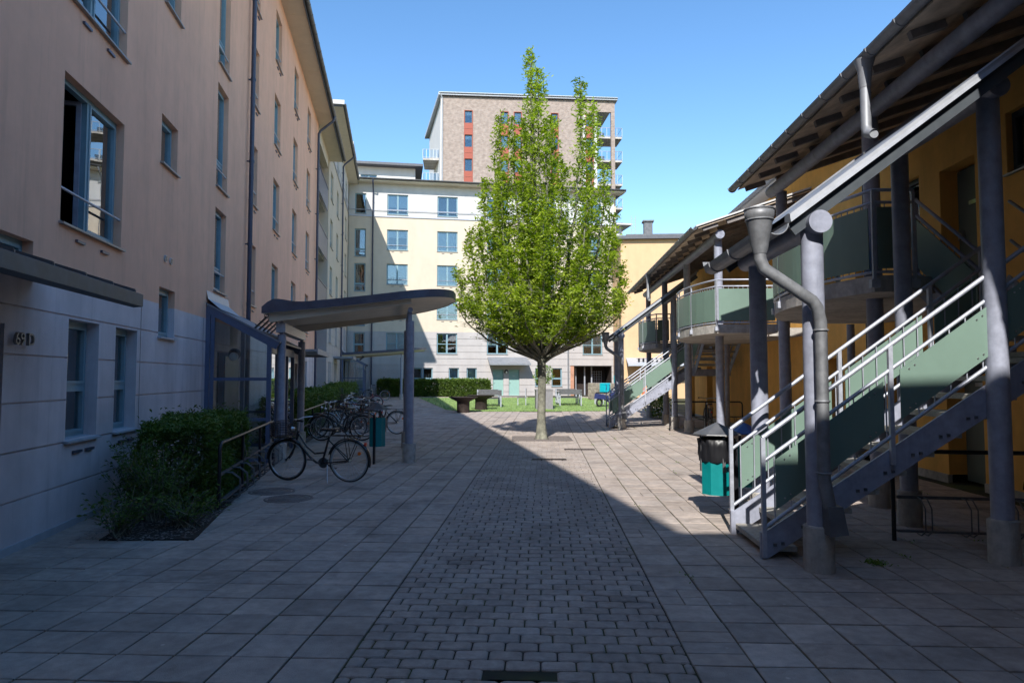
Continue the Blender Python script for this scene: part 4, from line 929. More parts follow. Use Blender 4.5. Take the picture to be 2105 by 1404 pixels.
def stair_roof(c, du, label):
    o = empty('staircase_roof', R2W(2.32+du, c, 0), RA, label, 'canopy', 'sloping roofs over the staircases')
    # local u measured from the lower columns; slope parallels the stair
    k = .745
    def z(u): return 3.16+u*k
    va, vb = -.98, 1.15
    u0, u1 = -.18, 2.45
    for (u, v, m) in ((.03, -.88, 'bluesteel'), (.08, .82, 'dkzinc'), (1.78, -.55, 'bluesteel'), (1.78, 1.02, 'bluesteel')):
        col = MB().cyl(u, v, .36, z(u)-.12, .092, 28).build('column', m if m != 'dkzinc' else 'bluesteel', o)
        MB().cyl(u, v, -.02, .38, .125, 28).torus((u, v, .38), .10, .012, (0, 0, 1), 28, 6).build('column_footing', 'concrete', col)
    for u, a, b in ((.04, -1.06, 1.1), (1.78, -.72, 1.15)):
        MB().tube([(u, a, z(u)-.21), (u, b, z(u)-.21)], .098, 28).build('cross_beam', 'bluesteel', o)
    dk = MB(); dk.add([(u0, va, z(u0)-.06), (u1, va, z(u1)-.06), (u1, vb, z(u1)-.06), (u0, vb, z(u0)-.06), (u0, va, z(u0)), (u1, va, z(u1)), (u1, vb, z(u1)), (u0, vb, z(u0))], [(0,3,2,1), (4,5,6,7), (0,1,5,4), (1,2,6,5), (2,3,7,6), (3,0,4,7)]); dk.build('roof_deck', 'timber', o)
    # near and far verge sheets
    for v, s in ((va, -1), (vb, 1)):
        f = MB(); vs = []
        for u in (u0-.02, u1):
            for y, dz in ((v+s*.06, -.03), (v+s*.04, .01), (v+s*.035, .045), (v-s*.02, .06), (v-s*.10, .06), (v-s*.10, .0), (v+s*.02, -.03)): vs.append((u, y, z(u)+dz))
        n = 7; f.add(vs, [tuple(range(n)), tuple(range(2*n-1, n-1, -1))]+[(i, n+i, n+(i+1) % n, (i+1) % n) for i in range(n)]); fixn(f.build('verge_flashing', 'zinc', o))
        f = MB(); f.obox((u0, v-s*.02, z(u0)-.10), (u1, v-s*.02, z(u1)-.10), .04, .12); f.build('verge_board', 'dframe', o)  # near-black colour stands in for shade under the flashing
    sh = MB(); sh.add([(u0-.05, va+.1, z(u0)+.02), (u1, va+.1, z(u1)+.02), (u1, vb-.1, z(u1)+.02), (u0-.05, vb-.1, z(u0)+.02)], [(0, 1, 2, 3)]); sh.build('roof_sheet', 'zinc', o)
    gt = MB(); gutter(gt, (u0-.13, va-.03, z(u0)-.05), (u0-.13, vb+.12, z(u0)-.05), .10, .8); 
    gt.extr([(-.1, 0), (-.11, .05), (.11, .05), (.1, 0), (.07, -.08), (-.07, -.08)], (u0-.13, vb+.12, z(u0)-.05), (u0-.13, vb+.135, z(u0)-.05)); gt.build('gutter', 'zinc', o)
    # rainwater head and downpipe
    d = MB(); x, y = -.475, va-.08
    d.lathe(x, y, [(.055, 2.70), (.07, 2.76), (.112, 3.0), (.12, 3.015), (.125, 3.08), (.118, 3.08), (.108, 3.0), (.04, 2.8)], 28); d.torus((x, y, 3.08), .124, .008, (0, 0, 1), 28, 6); d.torus((x, y, 2.99), .113, .007, (0, 0, 1), 28, 6)
    d.tube([(x, y, 2.76), (x, y, 2.66), (x+.03, y, 2.58), (x+.08, y-.0, 2.54), (-.05, y+.0, 2.30), (.0, y+.02, 2.24), (.03, y+.03, 2.12), (.03, y+.03, .80), (.07, y+.03, .56)], .052, 18)
    for zz in (2.05, 1.45, .85): d.torus((.03, y+.03, zz), .055, .009, (0, 0, 1), 20, 6)
    dd = d.build('downpipe', 'pipezinc', o)
    b = MB(); b.add([(.03, y-.04, .58), (.15, y-.04, .58), (.15, y+.10, .58), (.03, y+.10, .58), (.03, y-.08, .34), (.175, y-.08, .36), (.175, y+.11, .36), (.03, y+.11, .34)], [(0,1,2,3), (7,6,5,4), (0,4,5,1), (1,5,6,2), (2,6,7,3), (3,7,4,0)]); fixn(b.build('pipe_shoe', 'dkzinc', dd))
    return o
stair_roof(6.93, 0, 'zinc edged sloping roof with funnel and downpipe over the nearest staircase')
stair_roof(22.9, .12, 'dark sloping roof over the staircase beyond the shade tree')

# ------------------------------------------------------------------ block behind the viewpoint (unseen; throws the near shadow; low and white for more fill light)
bX = empty('apartment_building', (0, 0, 0), 0, 'unseen block behind the viewpoint, shaped low and white for its effect on the courtyard light', 'building')
bz = 8.6; by = 7.35-SY*bz; bs = .95
mb = MB(); mb.box(-9, bs, by-9, by, 0, bz); mb.box(bs, 24, by-9, by, 0, bz+.66); mb.build('wall', 'white', bX)
mb = MB(); mb.box(-8, bs-.5, by-8, by-2, bz, bz+.9); mb.build('roof', 'roof', bX)

# ------------------------------------------------------------------ walk-through canopies
def canopy(loc, rz, label, ln=4.2, c1=.45, c2=3.35, dp=2.9, sh=0):
    pre = set(bpy.data.meshes)
    o = empty('entrance_canopy', loc, rz, label, 'canopy')
    # x along the length (left to right), y away from the viewer
    def zc(x): t = x/ln; return 2.92+.42*t-.03*math.sin(t*math.pi)
    def plan():
        pts = [(0, 0)]; R_ = dp*.42
        for i in range(9):
            a = -math.pi/2+math.pi*i/8; pts.append((ln-R_*.8+R_*.8*math.cos(a), dp/2+dp/2*math.sin(a)))
        pts.append((0, dp)); return pts
    P = plan(); xs = [0]+[ln*i/12 for i in range(1, 13)]
    # ribbed underside and top
    def halfdepth(x):
        R_ = dp*.42*.8
        if x < ln-R_: return dp/2
        q = (x-(ln-R_))/R_; return dp/2*math.sqrt(max(0, 1-q*q))
    n = 36; top = MB(); bot = MB(); ed = MB()
    X = [ln*(i/n) for i in range(n)]+[ln-.001]
    rows = 22
    def sheet(mbx, off, rib):
        vs = []; 
        for x in X:
            hd = halfdepth(x)
            for j in range(rows+1):
                y = dp/2-hd+2*hd*j/rows; r = (.022 if (j % 2) else 0) if rib else 0; vs.append((x, y, zc(x)+off-r))
        fs = [(i*(rows+1)+j, (i+1)*(rows+1)+j, (i+1)*(rows+1)+j+1, i*(rows+1)+j+1) for i in range(len(X)-1) for j in range(rows)]
        mbx.add(vs, fs)
    sheet(top, .02, False); sheet(bot, -.03, True)
    top.build('roof_sheet', 'navy', o); bot.build('ceiling', 'pale_ceiling', o)
    # fascia: follows the outline; raised hook at the left end
    out = [(x, dp/2-halfdepth(x)) for x in X]+[(x, dp/2+halfdepth(x)) for x in reversed(X)]
    vs = []
    for x, y in out:
        lift = .10*math.exp(-((x-.25)/.3)**2) if x < 1 else 0
        lift -= .08*max(0, 1-x/.16); hh = .165
        vs += [(x, y-.012 if y < dp/2 else y+.012, zc(x)-.05), (x, y-.012 if y < dp/2 else y+.012, zc(x)+hh-.06+lift), (x, y+.0, zc(x)-.05), (x, y+.0, zc(x)+hh-.06+lift)]
    m = len(out); fs = []
    for i in range(m-1): a, b = i*4, (i+1)*4; fs += [(a, b, b+1, a+1), (a+2, a+3, b+3, b+2), (a+1, b+1, b+3, a+3), (a, a+2, b+2, b)]
    ed.add(vs, fs); ed.build('fascia', 'navy', o)
    # inner beam box (beige) along the near edge
    for y in (.16, dp-.2): MB().obox((.12, y, zc(.12)-.14), (ln-1.0, y, zc(ln-1.0)-.06), .06, .16).build('edge_beam', 'soffit', o)
    for y in (.45, dp-.3):
        for x in (c1, c2):
            col = MB(); col.cyl(x, y, .36, zc(x)-.45, .085, 26); col.box(x-.035, x+.035, y-.05, y+.05, zc(x)-.46, zc(x)-.2); col.tube([(x, y-.06, zc(x)-.22), (x, y+.06, zc(x)-.22)], .035, 12)
            cc = col.build('column', 'bluesteel', o); MB().cyl(x, y, -.02, .37, .13, 26).build('column_footing', 'concrete', cc)
    cb = MB(); cb.box(c1-.09, c1+.09, .3, dp-.3, zc(c1)-.42, zc(c1)-.24); cb.build('cross_beam', 'ltsteel', o)
    cb = MB(); cb.tube([(c2, .3, zc(c2)-.24), (c2, dp-.3, zc(c2)-.24)], .05, 14); cb.build('cross_beam', 'bluesteel', o)
    for me in set(bpy.data.meshes)-pre:                # plan is skewed: the sides run parallel to the block
        for v in me.vertices: v.co.x += sh*v.co.y
    return o
canopy((-4.77, 12.95, 0), 0, 'blue edged entrance canopy on round steel columns above the near bicycle rack', ln=3.85, c1=.32, c2=2.84, dp=3.6, sh=-.17)
canopy((-12.0, 44.6, .2), math.radians(1), 'pale entrance canopy on thin columns in the far left corner of the courtyard', ln=6.2, c1=.75, c2=4.7, dp=3.0)

# ------------------------------------------------------------------ foliage
def leafquad(mb, p, size, rg, tint, up=.35):
    a = rg.uniform(0, 6.283); el = rg.uniform(-.5, .9)
    d = Vector((math.cos(a)*math.cos(el), math.sin(a)*math.cos(el), math.sin(el))); n = Vector((rg.gauss(0, .6), rg.gauss(0, .6), 1)).normalized(); s = d.cross(n)
    if s.length < 1e-3: return
    s.normalize(); w = size*.42; f = n*size*.12
    mb.add([p, p+d*size*.5+s*w*.5+f, p+d*size, p+d*size*.5-s*w*.5+f], [(0, 1, 2, 3)], tint=tint)
def hedge(loc_fn, s0, s1, n0, n1, h, N, label, seed, z0=0.0, rough=.1, size=.055, mat_='hedge', group=None, name='hedge', stems=True):
    rg = random.Random(seed); c = loc_fn((s0+s1)/2, (n0+n1)/2)
    o = empty(name, (c[0], c[1], z0), 0, label, 'hedge' if name == 'hedge' else 'shrub', group)
    T = Matrix.Translation((-c[0], -c[1], 0)); mb = MB(T); from mathutils import noise
    for _ in range(N):
        k = rg.random(); s = rg.uniform(s0, s1); n = rg.uniform(n0, n1); z = rg.uniform(.04, h)
        if k < .36: z = h
        elif k < .66: n = n1
        elif k < .76: n = n0
        elif k < .88: s = s0 if rg.random() < .6 else s1
        b = noise.noise(Vector((s*1.7, n*1.7, z*2.1)))*rough*1.3+rg.gauss(0, .03)+ (rg.random() < .04)*rg.uniform(0, .14)
        sc = 1+b/.5
        n = (n0+n1)/2+(n-(n0+n1)/2)*(1+b/max(.3, (n1-n0)/2)); z = z*(1+b/h) if k < .36 else z; s = s+(b if s == s1 else (-b if s == s0 else 0))
        e = min(abs(s-s0), abs(s-s1)); z -= max(0, .12-e)*.6 if k < .36 else 0
        p = Vector(loc_fn(s, n)[:2]+(z,)); t = min(1, max(0, .5+rg.gauss(0, .28)+noise.noise(Vector((s*2.5, n*3, z*3)))*.5)); leafquad(mb, p, size*rg.uniform(.7, 1.4), rg, t)
    mb.build('foliage', mat_, o)
    if stems:
        tw = MB(T)
        core = [loc_fn(s0+.2, n0+.2), loc_fn(s1-.2, n0+.2), loc_fn(s1-.2, n1-.2), loc_fn(s0+.2, n1-.2)]
        for _ in range(int((s1-s0)*16)):
            s = rg.uniform(s0+.1, s1-.1); n = rg.uniform(n0+.1, n1-.1); a = loc_fn(s, n); b = loc_fn(s+rg.gauss(0, .12), n+rg.gauss(0, .12)); b2 = loc_fn(s+rg.gauss(0, .2), n+rg.gauss(0, .2))
            tw.tube([(a[0], a[1], 0), (b[0], b[1], h*.5), (b2[0], b2[1], h*.97)], .008, 4, rs=[.011, .008, .003])
        tw.build('stems', 'bark', o)
    return o
hedge(L2W, 8.45, 10.75, .42, 1.27, 1.02, 26000, 'dark green clipped hedge beside the grey wall, behind the near bicycle rack', 11, size=.055)
def spray(x, y, h, n, lab, seed, r=.5, size=.05, group=None):
    rg = random.Random(seed); o = empty('shrub', (x, y, 0), 0, lab, 'shrub', group); f = MB(); st = MB()
    for _ in range(n):
        a = rg.uniform(0, 6.28); R_ = rg.uniform(.15, r); hh = h*rg.uniform(.5, 1); P0 = Vector((rg.gauss(0, .06), rg.gauss(0, .06), 0)); P2 = Vector((math.cos(a)*R_, math.sin(a)*R_, hh)); P1 = P0.lerp(P2, .5)+Vector((0, 0, hh*.15))
        st.tube([P0, P1, P2], .004, 4, rs=[.006, .004, .002])
        for i in range(int(hh*42)):
            t = rg.uniform(.25, 1); q = (P0*(1-t)**2+P1*2*t*(1-t)+P2*t*t)+Vector((rg.gauss(0, .025), rg.gauss(0, .025), rg.gauss(0, .02))); leafquad(f, q, size*rg.uniform(.7, 1.3), rg, min(1, max(0, rg.gauss(.5, .3))))
    f.build('foliage', 'hedge', o); st.build('stems', 'bark', o); return o
spray(*L2W(7.95, .85)[:2], .85, 60, 'loose leggy shrub at the near end of the hedge, closest to the wall', 21, .55)
spray(*L2W(7.55, 1.22)[:2], .42, 26, 'low loose shrub on bare soil in front of the hedge, beside the slabs', 22, .4)
for i, (s_, n_, h_, k_, lb) in enumerate(((7.15, .75, .5, 34, 'small leafy shrub closest to the grey wall at the near tip of the bed'), (7.5, 1.35, .38, 30, 'low leafy shrub at the corner of the bed beside the slabs'), (8.3, .5, .95, 50, 'tall loose shrub against the wall under the second small window'))): spray(*L2W(s_, n_)[:2], h_, k_, lb, 60+i, .45, .055)
hedge(L2W, 17.2, 29.5, .25, 1.1, 1.12, 26000, 'long clipped hedge behind the far bicycle rack, along the peach block', 12, size=.09)
hedge(L2W, 31, 40.5, .3, 1.3, 1.15, 9000, 'short dark hedge in front of the narrow cream block', 13, z0=.1, size=.10)
def C2W(s, n): a = CA; return (-12.17+s*math.cos(a)+n*math.sin(a), 50.3+s*math.sin(a)-n*math.cos(a), 0)
hedge(C2W, 2.4, 10.3, 1.0, 2.3, 1.15, 34000, 'sunlit clipped hedge in front of the cream block at the far end', 14, z0=.26, size=.15, rough=.06)
hedge(lambda s, n: (s, n, 0), 5.6, 6.4, 27.5, 28.6, .75, 2600, 'low leafy shrub growing under the far staircase', 15, z0=0, size=.09, mat_='shrub', name='shrub', rough=.25)

# soil litter
lt_ = MB(); rg = random.Random(9)
for _ in range(2600):
    s = rg.uniform(6.9, 10.8); n = rg.uniform(.38, 1.5); p = Vector((*L2W(s, n)[:2], .015+rg.random()*.01)); a = rg.uniform(0, 6.28); l = rg.uniform(.008, .03); d = Vector((math.cos(a), math.sin(a), rg.uniform(-.1, .3)))*l; e = Vector((-math.sin(a), math.cos(a), 0))*l*.5
    lt_.add([p-d, p+e, p+d, p-e], [(0, 1, 2, 3)])
tag(lt_.build('bark_mulch', 'timber'), 'dark bark mulch scattered on the soil of the near planting bed', 'mulch', kind='stuff')

# ------------------------------------------------------------------ the tree
def tree():
    rg = random.Random(42); bx, by_ = .80, 18.65
    o = empty('hornbeam_tree', (bx, by_, 0), 0, 'tall upright green tree with many rising leaders in the middle of the courtyard', 'tree')
    tr = MB(); lf = MB()
    tr.tube([(0, 0, -.05), (0, 0, .12), (-.005, 0, .5), (.01, 0, 1.1), (.02, .01, 1.7), (.0, 0, 2.2), (.0, 0, 2.7), (-.03, 0, 3.6), (-.1, 0, 5.2), (-.18, 0, 7.2), (-.22, 0, 9.0), (-.25, 0, 10.4)], .1, 14, rs=[.19, .15, .115, .108, .11, .118, .11, .085, .06, .045, .025, .008])
    K = 75.0
    # leaders: (offset across at top, depth offset, top height, where it leaves the trunk)
    leaders = [(-.27, 0, 10.75, 3.2), (-.05, -.2, 10.1, 2.6), (.35, .15, 8.9, 2.5), (-.75, -.2, 8.7, 2.4), (.15, -.5, 8.6, 2.6), (-.4, .5, 8.9, 2.7), (-1.15, .2, 9.0, 2.3), (1.12, 0, 9.85, 2.4), (1.48, .25, 9.35, 2.2),
               (-1.1, -.5, 7.2, 2.3), (-1.55, 0, 7.1, 2.15), (1.75, -.2, 7.4, 2.1), (-.5, -.95, 6.9, 2.4), (.5, -1.0, 7.2, 2.4), (-1.2, .8, 7.2, 2.3),
               (1.2, -.8, 6.6, 2.2), (-1.95, .2, 5.7, 2.1), (2.0, .1, 6.1, 2.1), (-1.6, -.8, 5.6, 2.1), (1.75, -.9, 5.5, 2.1), (0, -1.5, 5.8, 2.3), (0, 1.5, 6.4, 2.3), (-1.3, 1.3, 5.8, 2.2), (1.4, 1.4, 5.9, 2.2), (-2.2, -.2, 4.6, 2.05), (2.15, -.3, 4.7, 2.05), (-.9, -1.5, 4.9, 2.2), (.9, -1.5, 4.8, 2.2), (-1.8, 1.0, 4.4, 2.1), (1.9, .9, 4.6, 2.1), (0, 1.9, 4.9, 2.2), (-1.2, -1.3, 4.0, 2.0), (1.3, -1.2, 4.1, 2.0), (2.25, .3, 3.9, 2.1), (-2.25, .35, 3.8, 2.1), (-1.9, -1.0, 3.9, 2.2), (1.9, -1.1, 3.9, 2.2), (-.6, -2.0, 3.9, 2.25), (.7, -2.0, 3.8, 2.25)]
    def clump(c, d, L, n, tb):
        """a fine twig with a flat spray of leaves"""
        e = c+d*L; tr.tube([c, c.lerp(e, .5)+Vector((0, 0, .02)), e], .004, 3, rs=[.006, .004, .002], cap=False)
        for _ in range(n):
            t = rg.uniform(.1, 1.05); p = c+d*L*t+Vector((rg.gauss(0, .06), rg.gauss(0, .06), rg.gauss(0, .045)))
            if p.z < 2.28+.23*(p.x*p.x+p.y*p.y) and rg.random() < .93: continue
            leafquad(lf, p, rg.uniform(.075, .15), rg, min(1, max(0, tb+rg.gauss(0, .22))))
    for (dx, dy, top, zs) in leaders:
        P0 = Vector((rg.gauss(0, .03), rg.gauss(0, .03), zs)); P3 = Vector((dx, dy, top)); r_ = math.hypot(dx, dy)
        P1 = Vector((dx*.6, dy*.6, zs+(top-zs)*(.2+.05*rg.random())+.12)); P2 = Vector((dx*1.06, dy*1.06, zs+(top-zs)*.55))
        B = lambda t: P0*(1-t)**3+P1*3*t*(1-t)**2+P2*3*t*t*(1-t)+P3*t**3
        pts = [B(i/10)+Vector((rg.gauss(0, .025), rg.gauss(0, .025), 0))*(i > 0) for i in range(11)]; r0 = .028+.010*(top-zs)/2
        tr.tube(pts, .03, 6, rs=[r0*(1-.85*i/10)+.004 for i in range(11)], cap=False)
        n = int((top-zs)*19)+9
        for i in range(n):
            t = .14+.86*(i+rg.random())/n; c = B(t); rem = (top-c.z); L = min(.55, .13+.13*rem)*rg.uniform(.55, 1.15)*(1.45 if c.z < 3.7 else 1)
            a = rg.uniform(0, 6.28); outw = Vector((dx, dy, 0)); outw = outw.normalized() if outw.length > .2 else Vector((0, 0, 0))
            d = (Vector((math.cos(a), math.sin(a), rg.uniform(.35, 1.0) if c.z > 4 else rg.uniform(-.45, .8)))+outw*.35).normalized()
            if c.z < 3.6: d.z *= .3
            if c.z < 2.4+.25*max(0, 1.3-math.hypot(c.x, c.y)): continue
            tb = rg.choice((.15, .4, .6, .8, .95))
            clump(c, d, L, rg.randint(11, 17), tb)
            if rg.random() < .5: clump(c+d*L*.5, (d+Vector((rg.gauss(0, .6), rg.gauss(0, .6), .2))).normalized(), L*.6, rg.randint(8, 14), tb)
    tr.build('trunk', 'bark', o); lf.build('crown', 'leaf', o)
    print('leaves', len(lf.f))
tree()
gr = MB(); x0, y0 = .8, 18.55
for i in range(10): gr.box(x0-.75, x0+.75, y0-.68+i*.144, y0-.68+i*.144+.07, -.02, .004) if not 3 < i < 7 else (gr.box(x0-.75, x0-.2, y0-.68+i*.144, y0-.68+i*.144+.07, -.02, .004), gr.box(x0+.2, x0+.75, y0-.68+i*.144, y0-.68+i*.144+.07, -.02, .004))
gr.box(x0-.8, x0+.8, y0-.73, y0-.68, -.03, .012); gr.box(x0-.8, x0+.8, y0+.7, y0+.75, -.03, .012); gr.box(x0-.8, x0-.75, y0-.68, y0+.7, -.03, .012); gr.box(x0+.75, x0+.8, y0-.68, y0+.7, -.03, .012)
tag(gr.build('tree_grate', 'castlid'), 'square rusty iron grate around the foot of the tree', 'grate')

# ------------------------------------------------------------------ bicycles
def bicycle(loc, rz, label, frame='bikeblack', basket=False, saddle='bikeblack', step=True, lean=.05, rack=True, bright=True):
    """x forward along the bike, front wheel at +x"""
    o = empty('bicycle', loc, rz, label, 'bicycle', 'bicycles parked in the courtyard'); o.rotation_euler = (lean, 0, rz)
    WB, Rw = 1.06, .335; xr, xf = -.5, .56
    for nm, x in (('rear_wheel', xr), ('front_wheel', xf)):
        w_ = MB(); w_.torus((x, 0, Rw), Rw-.018, .018, (0, 1, 0), 48, 8); wo = w_.build(nm, 'rubber', o)
        rim = MB(); rim.torus((x, 0, Rw), Rw-.042, .011, (0, 1, 0), 48, 6); rim.tube([(x, -.045, Rw), (x, .045, Rw)], .022, 10)
        for k in range(28):
            a = 2*math.pi*k/28; s = .035 if k % 2 else -.035; b = a+(.35 if k % 4 < 2 else -.35)
            rim.tube([(x+.02*math.cos(b), s, Rw+.02*math.sin(b)), (x+(Rw-.045)*math.cos(a), 0, Rw+(Rw-.045)*math.sin(a))], .0016, 3, cap=False)
        rim.build('rim', 'chrome', wo)
        sw = MB(); sw.torus((x, 0, Rw), Rw-.03, .0185, (0, 1, 0), 48, 6); sw.build('tyre_wall', 'white_tyre', wo) if (bright and nm == 'rear_wheel') else None
    f = MB(); BBk = (-.04, 0, .29); ST = (-.17, 0, .72); HT = (.36, 0, .80); HB = (.39, 0, .66)
    f.tube([HT, HB], .02, 10); f.tube([HB, (.18, 0, .40), (.06, 0, .30), BBk] if step else [HB, BBk], .019, 10)
    f.tube([(.365, 0, .77), (.22, 0, .55), (.08, 0, .44), (-.09, 0, .46)] if step else [HT, (-.165, 0, .72)], .015, 10)
    f.tube([BBk, ST], .017, 10); f.tube([(.385, 0, .67), (.44, 0, .52), (.50, .035, .40), (xf, .045, Rw)], .012, 8); f.tube([(.42, 0, .55), (.50, -.035, .40), (xf, -.045, Rw)], .012, 8)
    for s in (-.045, .045): f.tube([BBk, (xr, s, Rw)], .010, 8); f.tube([(-.155, 0, .66), (xr, s, Rw)], .009, 8)
    f.build('frame', frame, o)
    def fender(x, a0, a1):
        m = MB(); vs = []; fs = []; n = 20
        for i in range(n+1):
            a = a0+(a1-a0)*i/n
            for yy, rr in ((-.028, Rw+.008), (-.015, Rw+.026), (.015, Rw+.026), (.028, Rw+.008)): vs.append((x+rr*math.cos(a), yy, Rw+rr*math.sin(a)))
        for i in range(n):
            for k in range(3): fs.append((i*4+k, i*4+k+1, i*4+5+k, i*4+4+k))
        m.add(vs, fs, True); return m
    fender(xr, math.radians(15), math.radians(195)).build('mudguard', frame, o); fender(xf, math.radians(0), math.radians(128)).build('mudguard', frame, o)
    s = MB(); s.tube([ST, (-.185, 0, .80)], .012, 8); s.build('seat_post', 'chrome', o)
    sd = MB(); vs = []
    for x, hw, z in ((-.32, .085, .845), (-.26, .10, .85), (-.2, .09, .845), (-.12, .045, .84), (-.05, .028, .845), (-.02, .018, .835)):
        vs += [(x, -hw, z-.035), (x, -hw*.75, z), (x, hw*.75, z), (x, hw, z-.035)]
    fs = [(i*4+k, (i+1)*4+k, (i+1)*4+k+1, i*4+k+1) for i in range(5) for k in range(3)]+[(3, 2, 1, 0), (20, 21, 22, 23)]+[(i*4+3, (i+1)*4+3, (i+1)*4, i*4) for i in range(5)]
    sd.add(vs, fs, True); sd.build('saddle', saddle, o)
    h = MB(); h.tube([(.36, 0, .80), (.345, 0, .93), (.37, 0, .97)], .011, 8); h.tube([(.14, -.28, .99), (.24, -.27, 1.0), (.34, -.16, 1.0), (.38, 0, .975), (.34, .16, 1.0), (.24, .27, 1.0), (.14, .28, .99)], .011, 8); hb = h.build('handlebar', 'chrome', o)
    for s_ in (-1, 1): MB().tube([(.13, s_*.285, .99), (.24, s_*.27, 1.0)], .017, 10).build('grip', 'rubber', hb)
    c = MB(); c.tube([(-.04, -.05, .29), (-.04, -.035, .29)], .085, 20); c.obox((-.04, -.07, .29), (-.19, -.07, .20), .015, .022); c.box(-.23, -.14, -.13, -.07, .185, .205); c.obox((-.04, .07, .29), (.11, .07, .37), .015, .022); c.box(.06, .15, .07, .13, .355, .375)
    for z in (.245, .335): c.obox((-.04, -.045, z), (xr, -.045, Rw+(z-.29)*.5), .012, .012)
    c.build('crankset', 'dkzinc', o)
    if rack:
        r = MB()
        for s_ in (-.06, 0, .06): r.tube([(-.20, s_*.6, .73), (-.30, s_, .735), (-.72, s_, .735)], .006, 6)
        for s_ in (-.06, .06): r.tube([(-.45, s_, .73), (xr, s_*.8, Rw)], .006, 6); r.tube([(-.68, s_, .73), (xr, s_*.8, Rw)], .006, 6)
        r.tube([(-.72, -.06, .735), (-.72, .06, .735)], .006, 6); r.build('luggage_rack', 'bikeblack', o)
    MB().tube([(-.76, 0, .60), (-.79, 0, .60)], .03, 12).build('tail_light', 'redplastic', o)
    MB().tube([(xr-.17, -.012, Rw+.12), (xr-.17, .012, Rw+.12)], .028, 10).build('spoke_reflector', 'orange', o)
    k = MB(); k.tube([(-.14, .03, .27), (-.2, .16, .0)], .008, 6); k.build('kickstand', 'chrome', o)
    if basket:
        bk = MB(); x0, x1, y0, y1, z0, z1 = .47, .76, -.17, .17, .70, .94
        for z in [z0+i*(z1-z0)/9 for i in range(10)]:
            bk.tube([(x0, y0, z), (x1, y0, z), (x1, y1, z), (x0, y1, z), (x0, y0, z)], .0035 if z < z1-.01 else .006, 4)
        for i in range(12):
            t = i/11; x = x0+(x1-x0)*t; y = y0+(y1-y0)*t
            for yy in (y0, y1): bk.tube([(x, yy, z0), (x, yy, z1)], .003, 4)
            for xx in (x0, x1): bk.tube([(xx, y, z0), (xx, y, z1)], .003, 4)
            bk.tube([(x, y0, z0), (x, y1, z0)], .003, 4)
        bk.box(x0, x1, y0, y1, z0-.004, z0); bk.build('basket', 'bikeblack', o)
    lp = MB(); lp.lathe(0, 0, [(.001, -.02), (.03, -.01), (.04, .03)], 14); lp.v = [(.44+z, x, .83+y) for x, y, z in lp.v]; lp.build('headlamp', 'chrome', o)
    return o
bx = lambda x, y: (x, y, 0)
bicycle((-3.06, 10.98, 0), math.pi-.12-.06, 'black step-through bicycle with wire basket in front, parked in the near rack', basket=True, lean=-.06)
bicycle((-4.42, 17.95, 0), math.pi-.0, 'black bicycle with straight top tube, first in the second rack', step=False, lean=-.05, bright=False)
bicycle((-4.6, 19.1, 0), math.pi+.12, 'silver bicycle with white saddle in the second rack', frame='bikesilver', saddle='whiteplastic', step=True, lean=.08)
bicycle((-3.85, 20.1, 0), math.pi-.15, 'dark bicycle with high black saddle standing out past the others, by the canopy column', step=True, lean=.03)
bicycle((-5.0, 21.6, 0), -.5, 'black bicycle with basket turned towards the viewer in the second rack', basket=True, lean=.05)
bicycle((-5.5, 24.5, 0), math.pi+.2, 'navy bicycle at the far end of the second rack', frame='bikeblue', step=False, lean=-.1)
bicycle((-4.75, 18.6, 0), math.pi-.1, 'dark bicycle squeezed between the first two in the second rack', step=True, lean=.09, frame='dkzinc')
bicycle((-4.7, 20.7, 0), math.pi+.05, 'black bicycle with basket, pushed far into the second rack', basket=True, lean=-.05)
bicycle((-5.2, 22.9, 0), math.pi-.2, 'red bicycle in the middle of the second rack', frame='bikered', step=False, lean=.07)
bicycle((-5.9, 26.8, 0), math.pi+.1, 'grey bicycle near the far end of the second rack', frame='bikesilver', lean=.04)
bicycle((-6.6, 29.5, 0), math.pi, 'black bicycle with basket beside the far hedge', basket=True, lean=.1)
bicycle((-7.4, 34.5, .04), .3, 'red framed bicycle beside the far hedge', frame='bikered', lean=-.06)
bicycle((-8.6, 43.5, .18), math.pi+.1, 'dark bicycle with pale tyres under the far canopy', lean=.02)
bicycle((*R2W(5.15, 21.9)[:2], 0), RA-math.pi/2-.1+math.pi, 'green-grey bicycle parked under the curved balcony by the ochre wall', frame='dkzinc', lean=.04)

bicycle((*R2W(5.6, 7.42)[:2], 0), math.pi/2+RA, 'black bicycle cut by the right edge, in the rack under the nearest staircase', lean=.04)
# ------------------------------------------------------------------ bicycle racks
def bikerack(P, Q, label, bars, h=.83, posts=3):
    P = Vector((*P, 0)); Q = Vector((*Q, 0)); L = (Q-P).length; a = math.atan2(Q.y-P.y, Q.x-P.x)
    o = empty('bicycle_rack', P, a, label, 'bicycle rack', 'bicycle racks of bent steel tube')
    f = MB(); r = .022
    f.tube([(0, 0, -.02), (0, 0, h-.08), (.02, 0, h-.025), (.08, 0, h), (L-.08, 0, h), (L-.02, 0, h-.025), (L, 0, h-.08), (L, 0, -.02)], r, 10)
    for i in range(1, posts-1): f.tube([(L*i/(posts-1), 0, -.02), (L*i/(posts-1), 0, h)], r, 10)
    f.build('frame', 'darksteel', o)
    b = MB(); b.obox((.03, 0, .44), (L-.03, 0, .44), .03, .03); b.obox((.03, 0, .1), (L-.03, 0, .1), .05, .02)
    for i in range(bars):
        x = .25+(L-.5)*i/(bars-1)
        for d in (-.03, .03): b.tube([(x+d, -.0, .44), (x+d, -.10, .44), (x+d, -.2, .36), (x+d, -.2, .14), (x+d, -.1, .08), (x+d, 0, .08)], .007, 6)
    b.build('wheel_loops', 'dkzinc', o); return o
